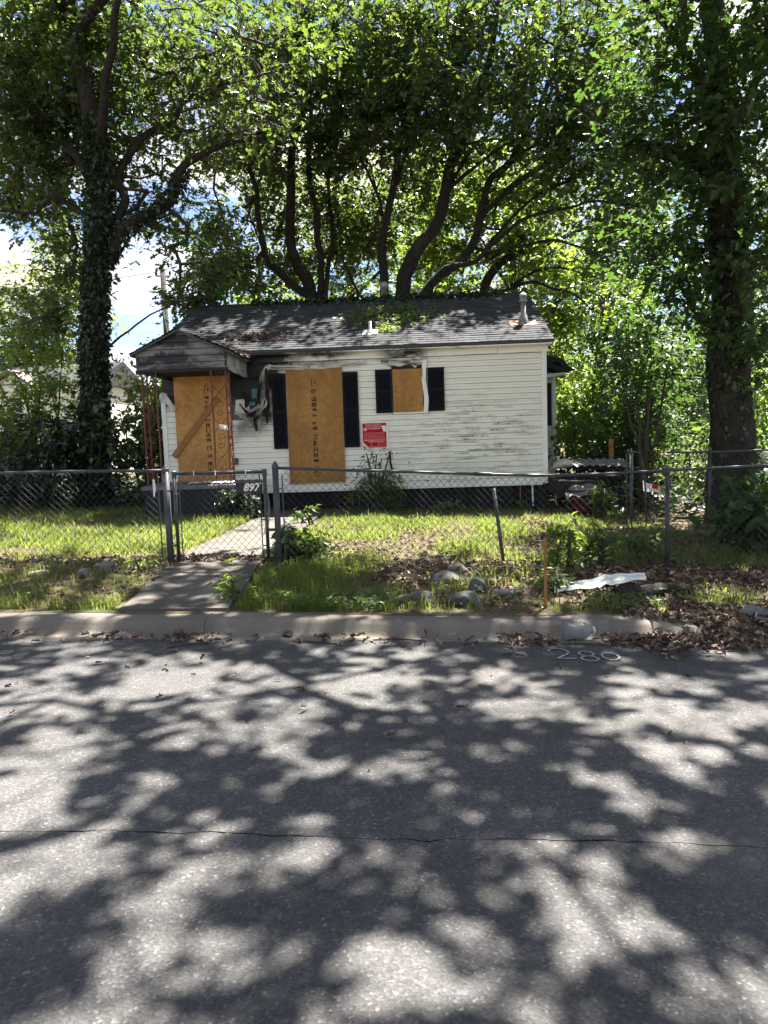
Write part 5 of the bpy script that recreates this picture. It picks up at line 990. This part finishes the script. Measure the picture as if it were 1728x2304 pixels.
# fallen leaves
def litter(name, label, P_, size=(.06, .12), lift=.03):
    P_ = P_.copy(); P_[:, 2] += RNG.uniform(0.004, lift, len(P_)); tag(leaf_sheet(name, P_, RNG.uniform(size[0], size[1], len(P_)), T_DEAD, 'litter', None, (.0, .35), .6), label, 'fallen leaves', None, 'stuff')
litter('fallen_leaves', 'brown fallen leaves along the foot of the fence', np.concatenate([scatter(-7, -2.9, 7.6, 9.1, 2600, lambda X, Y: np.exp(-((Y - 8.3) / .35) ** 2) * tuft(X, Y, 1.2, 80, .3, .6)), scatter(-2.95, -1.7, 8.5, 8.85, 500), scatter(-1.0, 5.5, 7.2, 9.2, 7500, lambda X, Y: np.exp(-((Y - 8.1) / .5) ** 2) * (.25 + .75 * tuft(X, Y, 1.3, 81, .35, .6)))]), (.04, .10), .05)
litter('fallen_leaves', 'brown leaf carpet across the shaded right yard', np.concatenate([scatter(1.5, 8, 6.9, 13, 9000, lambda X, Y: .25 + .75 * tuft(X, Y, .9, 82, .35, .6)), scatter(-.5, 2.2, 6.6, 8, 2600, lambda X, Y: tuft(X, Y, 1.2, 83, .35, .6)), scatter(-1.8, 4, 9, 12, 1800), scatter(-10, -3, 8.6, 14, 900), scatter(-7, -2.8, 6.5, 8.5, 1500, lambda X, Y: tuft(X, Y, 1.2, 88, .45, .6)), scatter(-1.6, .5, 6.6, 9.5, 1500, lambda X, Y: tuft(X, Y, 1.2, 89, .4, .6))]), (.04, .09), .04)
X = RNG.uniform(1.75, 6.5, 9000); Y = RNG.uniform(5.35, 7.0, 9000); ok = RNG.random(9000) < sstep(5.45, 5.95, Y - .12 * np.sin(X * 3)) * (.4 + .6 * fbm(X * 1.5, Y * 1.5, 84)); X, Y = X[ok], Y[ok]
litter('fallen_leaves', 'tan leaf drift over the earth past the broken kerb', np.stack([X, Y, np.maximum(zg(X, Y), zx(X) + .003)], 1), (.035, .09), .04)
def gutter(px0, px1, n_, w=.07, h_=.05):
    a = gpt(px0, 1424); b = gpt(px1, 1424); t = RNG.random(n_); X = a.x + (b.x - a.x) * t; Y = 5.96 + RNG.normal(0, w, n_); k_ = Y < 6.03; X, Y = X[k_], Y[k_]; return np.stack([X, Y, zx(X) + .004 + RNG.random(len(X)) * h_ * np.exp(-((Y - 5.97) / .08) ** 2)], 1)
litter('fallen_leaves', 'curled leaves caught in the gutter below the kerb', np.concatenate([gutter(20, 90, 14), gutter(240, 345, 36, .05, .03), gutter(395, 470, 26, .05, .03), gutter(480, 620, 18, .05, .03), gutter(720, 820, 22, .05), gutter(830, 1080, 26, .05), gutter(1115, 1250, 60, .06, .06), gutter(1330, 1560, 120, .07, .06), gutter(0, 1728, 60, .10, .01)]), (.035, .10), .02)
X = RNG.uniform(-4.5, 4, 70); Y = RNG.uniform(3.5, 5.9, 70) ** 1.0; litter('fallen_leaves', 'odd leaf scraps strewn on the asphalt', np.stack([X, Y, zx(X) + .008], 1), (.02, .07), .01)

# ---- tall single weeds
Gw = 'weeds along the fence line'
def weed(label, px, py_, r_, h_, n_, leafm='shrubleaf', T=T_KITE, size=.08, per=14, name='weed'):
    p = gpt(px, py_); return shrub(name, label, (p.x, p.y, h_ * .5), (r_, r_ * .8, h_ * .5), n_, leafm, T, size, per, .09, 'weed', Gw, 4)
weed('tall leafy weed growing through the fence left of the white sheet', 1270, 1282, .18, .62, 26, 'brightleaf'); weed('weed spreading beside the tall leafy one', 1340, 1275, .28, .5, 24)
weed('dead vine-hung stalk behind the middle of the right fence', 1350, 1165, .16, .75, 26, 'brightleaf', T_SLIM, .11); weed('small seedling behind the gate end post', 690, 1180, .12, .34, 8, 'shrubleaf', T_KITE, .09)
weed('rambling weed at the foot of the gate end post', 650, 1262, .25, .42, 34, 'shrubleaf', T_BROAD, .09); weed('leafy weed clump right of the path end', 690, 1262, .3, .35, 30, 'brightleaf')
weed('bushy weed by the fence post at the right', 1450, 1270, .2, .35, 20, 'shrubleaf'); weed('low weed between stake and white sheet', 1245, 1330, .15, .15, 14, 'shrubleaf')
weed('small sprig on the edge of the path near the kerb', 520, 1350, .07, .26, 7, 'brightleaf', T_SLIM, .09); weed('thin weed against the crawlspace below the siding', 1010, 1160, .2, .3, 14, 'brightleaf'); weed('seedling in the lawn below the right corner', 1175, 1150, .14, .28, 12, 'brightleaf')
weed('weed tuft beside the gate hinge post', 310, 1290, .10, .2, 10, 'brightleaf', T_SLIM); weed('weed patch at the kerb edge below the log', 1480, 1385, .18, .16, 16, 'shrubleaf'); weed('broad-leaved vine on the fence near the right edge', 1640, 1220, .25, .45, 20, 'vine', T_BROAD, .12)

# ================================================================== SMALL THINGS
def rock(label, px, py_, r_, sq=(1, .8, .6), mat='rock', seed=0, sink=.3):
    p = gpt(px, py_); bm = bmesh.new(); bmesh.ops.create_icosphere(bm, subdivisions=3, radius=1)
    rg = random.Random(seed); pl = [(Vector((rg.gauss(0, 1), rg.gauss(0, 1), rg.gauss(0, 1))).normalized(), rg.uniform(.55, .9)) for _ in range(9)]
    for v_ in bm.verts:
        c = v_.co.copy()
        for nrm_, dd in pl:
            q = c.dot(nrm_)
            if q > dd: c -= nrm_ * (q - dd) * .9
        c *= 1 + .10 * (float(vnoise(c.x * 3 + seed, c.y * 3 + c.z * 2, seed)) - .5); v_.co = Vector((c.x * sq[0], c.y * sq[1], c.z * sq[2])) * r_
    me = bpy.data.meshes.new('rock'); bm.to_mesh(me); bm.free(); o = link('rock', me, mat); o.location = (p.x, p.y, p.z + r_ * sq[2] * (1 - 2 * sink) * .5 + .01); o.rotation_euler.z = rg.uniform(0, 6); tag(o, label, 'rock', 'rocks on the verge'); return o
rock('pale rounded rock among leaves left of the gate post', 237, 1283, .13, seed=1); rock('grey-green rock left of the pale one near the fence', 190, 1298, .10, (1, .8, .7), 'rock2', 2); rock('flat tan rock in the grass near the left fence', 90, 1295, .10, (1.3, .9, .4), seed=3)
rock('broad flat tan rock at the top of the rock group', 1008, 1308, .17, (1.1, .8, .5), seed=4); rock('reddish rock half buried in leaves behind the group', 1030, 1286, .13, (1.1, .8, .55), 'rock', 5); rock('largest grey slab-like rock nearest the kerb', 1050, 1362, .20, (1.15, .7, .55), 'rock2', 6)
rock('upright grey rock right of the flat tan one', 1075, 1330, .12, (1, .8, .9), 'rock2', 7); rock('thin flat rock tilted on the leaf heap', 1088, 1312, .12, (1.2, .8, .35), 'rock', 8); rock('long pale flat rock left of the rock group', 905, 1355, .13, (1.5, .7, .4), seed=9); rock('dark rounded rock beside the long pale one', 950, 1352, .11, (1.1, .8, .7), 'rock2', 10); rock('small rock in front of the dark rounded rock', 962, 1360, .06, seed=11)
rock('pale stone lying in the gutter left of centre', 527, 1428, .085, (1.2, .7, .5), seed=12); rock('black lump of tar in the gutter', 648, 1433, .06, (1.4, .8, .45), 'char', 13); rock('grey rock beside the crushed bottle in the leaves', 1155, 1340, .09, (1.2, .8, .5), 'rock2', 14)
# survey stake
p = gpt(1228, 1368); a = at(1226, 1207, p.y); tag(MB().prism([(p.x - .014, p.y, p.z - .1), (p.x + .014, p.y, p.z - .1), (a.x + .014, p.y - .01, a.z - .02), (a.x, p.y - .01, a.z), (a.x - .014, p.y - .01, a.z - .015)], (0, .012, 0)).build('survey_stake', 'lumber'), 'thin orange-brown wooden stake upright in the verge', 'stake')
# crumpled painted sheet
a = gpt(1246, 1338); b = gpt(1452, 1326); ds = (b - a); zc = max(a.z, b.z)
def sheet(u, v):
    q = a + ds * u; w = .24 + .02 * math.sin(u * 5); return (q.x + .05 * v, q.y + (v - .15) * w, zc + .075 + .03 * u - .03 + .012 * math.sin(u * 9 + v * 2) + .035 * math.exp(-((u - .55) / .04) ** 2) * (1 - .5 * v) + (.018 if v > .8 else 0) - .03 * (v < .1) + .004 * math.sin(u * 31 + v * 5))
o = MB().grid(sheet, 40, 8).build('metal_sheet', 'white', None, False); md = o.modifiers.new('thick', 'SOLIDIFY'); md.thickness = .004; tag(o, 'crumpled white painted metal strip lying on the leaves', 'metal sheet')
# log and branches
def logs(label, pts, r_, name='log', mat='bark'):
    L = smooth_line([(*gpt(x, y, r_ * .6), r_) for x, y in pts], .05); L = [(q[0], q[1], q[2] + .01 * math.sin(i * .7), q[3] * (.85 + .3 * float(vnoise(i * .5, 3, 4)))) for i, q in enumerate(L)]
    V_, F_ = tube_line(L, 9, .25, 3); tag(mesh_np(name, V_, [F_ , ], mat, smooth=True), label, 'log', 'dead wood on the verge')
logs('rotting log in the leaves below the white strip', [(1385, 1348), (1440, 1342), (1500, 1336), (1555, 1334)], .065); logs('broken pale branch lying over the log', [(1440, 1328), (1465, 1332), (1490, 1340)], .03, 'branch', 'bark2'); logs('thin fallen branch nearer the kerb', [(1405, 1356), (1450, 1352), (1500, 1358), (1530, 1352)], .025, 'branch')
for i, (x0, y0, x1, y1, lab) in enumerate(((1130, 1475, 1180, 1478, 'short twig on the road left of the painted number'), (1255, 1497, 1262, 1505, 'tiny twig scrap in front of the painted number'), (375, 1460, 470, 1450, 'twig on the road under the path'), (840, 1442, 960, 1446, 'long twig in the gutter at the centre'), (660, 1447, 760, 1452, 'twig beside the black tar lump'))):
    a = gpt(x0, y0, .008); b = gpt(x1, y1, .008); m = (a + b) / 2 + Vector((0, .02, .006)); tag(MB().tube([q[:3] for q in smooth_line([(*a, 0), (*m, 0), (*b, 0)], .03)], [.006] * len(smooth_line([(*a, 0), (*m, 0), (*b, 0)], .03)), 5).build('twig', 'twig'), lab, 'twig', 'twigs on the road')
# plastic bottles
k = NT('clear plastic'); M['plastic'] = k.done((.34, .36, .36), .35, **{'Transmission Weight': .6, 'IOR': 1.2}); M['cap'] = plain('bottle cap', (.6, .6, .62), .4)
def bottle(label, p, L_, r_, rz, squash=.6):
    t = empty('plastic_bottle', p, label, 'bottle', 'bottles near the kerb'); mb = MB(); sides = 16; pr = [(0, .3), (.02, .85), (.06, 1), (.2, .94), (.25, 1), (.35, .92), (.4, 1), (.55, .9), (.6, .98), (.75, .95), (.85, .6), (.92, .33), (1.0, .3)]
    for (u, q) in pr:
        for s_ in range(sides): th = s_ * 2 * math.pi / sides; mb.v.append((u * L_, r_ * q * math.cos(th) * (1 + .1 * math.sin(u * 21)), r_ * q * squash * math.sin(th) * (1 + .12 * math.sin(u * 15)) + r_ * squash))
    for i in range(len(pr) - 1):
        for s_ in range(sides): c = i * sides; mb.f.append((c + s_, c + (s_ + 1) % sides, c + sides + (s_ + 1) % sides, c + sides + s_))
    mb.f.append(tuple(range(sides))[::-1]); o = mb.build('bottle_body', 'plastic', t, True)
    o2 = MB().tube([(L_ * .99, 0, r_ * squash), (L_ * 1.06, 0, r_ * squash)], r_ * .36, 10).build('bottle_cap', 'cap', t); t.rotation_euler.z = rz; return t
p = gpt(1257, 1427); bottle('crushed clear plastic jug against the kerb face', (p.x, 5.99, float(zx(p.x)) + .012), .24, .085, .05, .85); p = gpt(1112, 1345); bottle('crushed clear bottle among leaves near the rocks', (p.x, p.y, p.z + .03), .17, .04, -.3, .7)
p = gpt(1668, 1388); tag(MB().grid(lambda u, v: (p.x + .22 * u, p.y - .05 + .16 * v, p.z + .03 + .06 * math.sin(u * 3.1) * math.sin(v * 3.1) + .015 * math.sin(u * 17 + v * 11)), 14, 10).build('plastic_bag', 'plastic'), 'clear plastic bag beside the black tray at the right edge', 'bag')
p = gpt(1700, 1402); t = empty('plastic_tray', (p.x, p.y, p.z + .01), 'black plastic tray with pale rim at the right edge', 'tray'); t.rotation_euler = (.06, .1, -.5)
MB().box(0, 0, 0, .34, .16, .02).build('tray_bottom', 'blackplate', t); MB().box(-.012, -.012, .021, .352, .0, .045).box(-.012, .16, .021, .352, .172, .045).box(-.012, .0005, .021, 0, .1595, .045).box(.34, .0005, .021, .352, .1595, .045).build('tray_rim', 'flue', t)
# ---- junk heap behind the right corner
JG = 'junk heap behind the fence'
def junk(name, mb, mat, label, cat='debris', **kw): return tag(mb.build(name, mat, None, **kw), label, cat, JG)
def slabby(px, py_, Y, w, d, h_, rot, tilt, name, mat, label, wav=0):
    p = at(px, py_, Y); mb = MB()
    if wav: mb.grid(lambda u, v: (w * (u - .5), d * (v - .5), .02 * math.sin(u * wav) + .03 * math.sin(v * 5 + u * 3)), 40, 6)
    else: mb.box(-w / 2, -d / 2, -h_ / 2, w / 2, d / 2, h_ / 2)
    o = junk(name, mb, mat, label); o.location = p; o.rotation_euler = (tilt, .05, rot); return o
slabby(1335, 1042, 15.6, 1.5, .9, .03, .1, .15, 'corrugated_sheet', 'flue', 'dull corrugated roofing sheet on top of the heap', 60); slabby(1262, 1046, 15.2, .35, .4, .03, .5, -.5, 'vinyl_sheet', 'white', 'white curled siding piece at the left end of the heap', 5); slabby(1345, 1052, 15.8, 1.9, .16, .05, -.12, .1, 'plank', 'pole', 'long grey plank lying across the heap')
slabby(1330, 1070, 15.0, 1.2, .14, .05, .25, .2, 'plank', 'char', 'charred plank below the corrugated sheet'); slabby(1295, 1095, 14.9, .9, .5, .3, .2, .1, 'charred_crate', 'char', 'dark burnt box at the bottom of the heap')
M['maroon'] = plain('faded maroon plastic', (.10, .012, .02), .4)
p = at(1315, 1112, 14.6); tb = empty('plastic_tub', (p.x, p.y, float(zg(p.x, p.y))), 'dark red plastic tub sunk in the heap', 'tub', JG)
lathe(MB(), (0, 0, 0), [(.24, 0), (.34, .5), (.37, .5), (.37, .54), (.33, .54), (.3, .3)], 18).build('tub_body', 'maroon', tb, True); MB().grid(lambda u, v: (-.42 + .84 * u, -.4 + .8 * v, .60 - .25 * ((u - .5) ** 2 + (v - .5) ** 2) * 2 + .05 * math.sin(u * 15 + v * 9)), 16, 12).build('plastic_cover', 'plastic', tb)
p = at(1467, 1098, 13.6); o = junk('litter_sheet', MB().grid(lambda u, v: (.34 * (u - .5), .02 * math.sin(u * 7), .24 * (v - .5) * (1 - .5 * u)), 6, 4), 'white', 'white sheet with red blotch lying in the leaves'); o.location = p; o.rotation_euler = (-.7, .3, .1)
o2 = MB().grid(lambda u, v: (-.02 + .13 * u, -.006 + .02 * math.sin((.5 + u * .3) * 7) - .01, -.02 + .1 * v), 3, 3).build('red_blotch', 'red', o)
p = at(1375, 1010, 16.5); o = junk('plank', MB().box(-.05, -.02, -.35, .05, .02, .22), 'rustflash', 'short orange board standing up behind the heap'); o.location = p
for i, (px, py_, Y, lab) in enumerate(((1300, 1128, 14.2, 'pale stick lying before the heap'), (1390, 1120, 14, 'grey stick right of the tub'), (1270, 1075, 15, 'bent strip poking out left of the tub'), (1420, 1105, 13.8, 'stick under the tubular frame'))):
    p = at(px, py_, Y); junk('stick', MB().tube([tuple(p + Vector((-.3, .05, .03 * i))), tuple(p + Vector((0, 0, .06))), tuple(p + Vector((.32, -.05, -.02)))], .014, 6), 'pole', lab)
shrub('shrub', 'dark undergrowth crowding behind the junk heap', (4.1, 16.8, .7), (1.3, .5, .7), 60, 'ivy', T_BROAD, .10, 26, .2, group=G2)

# ---- leaves, vine and straw on the roof
n_ = 1600; X = RNG.uniform(-3.9, 2.2, n_); k_ = RNG.random(n_) < .15 + .85 * sstep(.35, .6, fbm(X * 1.2, X * 0, 33)); X = X[k_]; Y = RY + .05 - np.abs(RNG.normal(0, .22, len(X))); P_ = np.stack([X, Y, roofz(np.minimum(Y, RY)) + .03 + np.abs(RNG.normal(0, .05, len(X)))], 1)
tag(leaf_sheet('roof_vine', P_, RNG.uniform(.05, .12, len(P_)), T_BROAD, 'ivy', None, (.3, .5), .6), 'green vine creeping along the roof ridge', 'vine')
def roofpatch(name, label, px, py_, Y, sx, sy, n_, mat, T, size, lift=.05, cat='debris'):
    c = at(px, py_, Y); X = c.x + RNG.normal(0, sx, n_); Y_ = Y + RNG.normal(0, sy, n_); Y_ = np.clip(Y_, EY + .05, RY); P_ = np.stack([X, Y_, roofz(Y_) + .03 + np.abs(RNG.normal(0, lift, n_))], 1)
    tag(leaf_sheet(name, P_, RNG.uniform(size[0], size[1], n_), T, mat, None, (.1, .4), .7), label, cat, None, 'stuff')
roofpatch('fallen_twigs', 'green leafy twigs fallen on the roof above the plumbing vent', 880, 700, 17.0, .45, .40, 760, 'shrubleaf', T_KITE, (.06, .13)); roofpatch('fallen_twigs', 'green sprig on the roof just right of the plumbing vent', 872, 745, 16.0, .12, .10, 160, 'brightleaf', T_SLIM, (.06, .12))
roofpatch('roof_litter', 'brown leaf litter in the middle of the roof', 900, 720, 16.8, .5, .25, 260, 'litter', T_DEAD, (.05, .1), .02); roofpatch('roof_litter', 'tan straw litter left of centre on the roof', 580, 752, 15.9, .35, .12, 420, 'litter', T_SLIM, (.08, .16), .02)
X = RNG.uniform(-4.0, -3.3, 900); Y = 13.75 + RNG.random(900) * 1.4; z = AZ + (ez + .02 - AZ) * np.abs(X - AX) / abs(PX1 - AX) + .03; k_ = RNG.random(900) < sstep(-3.9, -3.5, X); P_ = np.stack([X, Y, z], 1)[k_]; P_[:, 2] += RNG.uniform(0, .03, len(P_))
tag(leaf_sheet('roof_litter', P_, RNG.uniform(.08, .16, len(P_)), T_SLIM, 'litter', None, (.1, .3), .6), 'tan straw heaped on the porch roof slope', 'debris', None, 'stuff')

# ================================================================== NEIGHBOURS
# utility pole and wires
pt = at(366, 606, 30); pb = empty('utility_pole', (pt.x, 30, 0), 'weathered utility pole rising behind the porch roof', 'pole')
MB().tube([(0, 0, -.5), (0, 0, pt.z)], [.14, .11], 12).build('pole_shaft', 'pole', pb, True); MB().tube([(-.28, 0, pt.z - .25), (.28, 0, pt.z - .28)], .03, 6).build('insulator_arm', 'char', pb)
for s_ in (-.28, .28): lathe(MB(), (s_, 0, pt.z - .24), [(.03, 0), (.055, .04), (.04, .09), (.06, .12), (.02, .17)], 8).build('insulator', 'char', pb)
def wire(label, a, b, sag=.5): L = [a + (b - a) * (i / 16) - Vector((0, 0, sag * math.sin(i / 16 * 3.1416))) for i in range(17)]; tag(MB().tube(L, .010, 4).build('overhead_wire', 'char'), label, 'wire', 'wires at the utility pole')
wire('overhead wire running left from the utility pole', Vector((pt.x - .28, 30, pt.z - .1)), Vector((pt.x - 30, 34, pt.z - .6))); wire('overhead wire running right from the utility pole', Vector((pt.x + .28, 30, pt.z - .1)), Vector((pt.x + 32, 33, pt.z - .6)))
wire('service wire slanting from the pole to the roof', Vector((pt.x - .2, 30, pt.z - .4)), Vector((-5.3, 16.5, 3.8)), .3); wire('lower service wire beside the slanting one', Vector((pt.x - .25, 30, pt.z - .5)), Vector((-5.35, 17.2, 3.6)), .6)
M['roofbrown'] = plain('faded brown roof', (.16, .12, .105), .8)
# white house at the far left
hx = at(25, 838, 32); nb_ = empty('neighbour_house', (hx.x, 32, 0), 'white clapboard neighbour house half hidden by leaves at the far left', 'house')
xw0, xw1 = -3.0, at(200, 880, 32).x - hx.x; zt = at(70, 862, 32).z
MB().box(xw0, .3, -.5, xw1, 7, zt - .05).build('wall', 'white', nb_)
for i in range(16): z = .6 + i * .2; (MB().prism([(xw0, .285, z), (xw0, .265, z + .01), (xw0, .29, z + .195)], (xw1 - xw0, 0, 0)).build('siding_board', 'white', nb_) if z < zt - .2 else None)
MB().prism([(-1.5, .0, zt - .35), (1.2, .0, zt - .35), (0, .0, hx.z - .1)], (0, 3, 0)).build('gable', 'white', nb_)
MB().prism([(-1.8, -.3, zt - .55), (0, -.3, hx.z), (1.4, -.3, zt - .45), (1.4, -.3, zt - .36), (0, -.3, hx.z + .12), (-1.8, -.3, zt - .45)], (0, 3.5, 0)).build('gable_roof', 'roofbrown', nb_)
MB().prism([(xw0 - .2, -.1, zt - .05), (xw0 - .2, 3.6, zt + 1.2), (xw0 - .2, 7.3, zt - .05)], (xw1 - xw0 + .4, 0, 0)).build('roof', 'shingle', nb_)
for x in (-.7, 1.9, 3.6): w_ = MB().box(x, .2, 1.6, x + .8, .26, 3.0).build('window', 'trim', nb_); MB().box(x + .07, .19, 1.67, x + .73, .198, 2.26).box(x + .07, .19, 2.33, x + .73, .198, 2.93).build('pane', 'blackplate', w_)
MB().box(-1.9, -.9, .9, 1.1, .2, 1.0).build('deck', 'pole', nb_)
for i in range(16): MB().box(-1.85 + i * .19, -.88, 1.0, -1.81 + i * .19, -.85, 1.9).build('baluster', 'char', nb_)
MB().box(-1.9, -.9, 1.9, 1.1, -.83, 1.96).build('handrail', 'char', nb_)
# dark board fence at the left edge
wf = empty('board_fence', (-10, 17.6, 0), 'dark board fence in deep shade at the left edge', 'fence'); wz = at(40, 965, 17.6).z
for i in range(20):
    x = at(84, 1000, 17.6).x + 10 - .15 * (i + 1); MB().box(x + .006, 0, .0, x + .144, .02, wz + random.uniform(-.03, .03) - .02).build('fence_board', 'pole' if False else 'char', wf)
for z in (.6, wz - .4): MB().box(x, -.05, z, at(84, 1000, 17.6).x + 10, -.002, z + .09).build('fence_rail', 'char', wf)
# pale shed wall behind the porch-side thicket
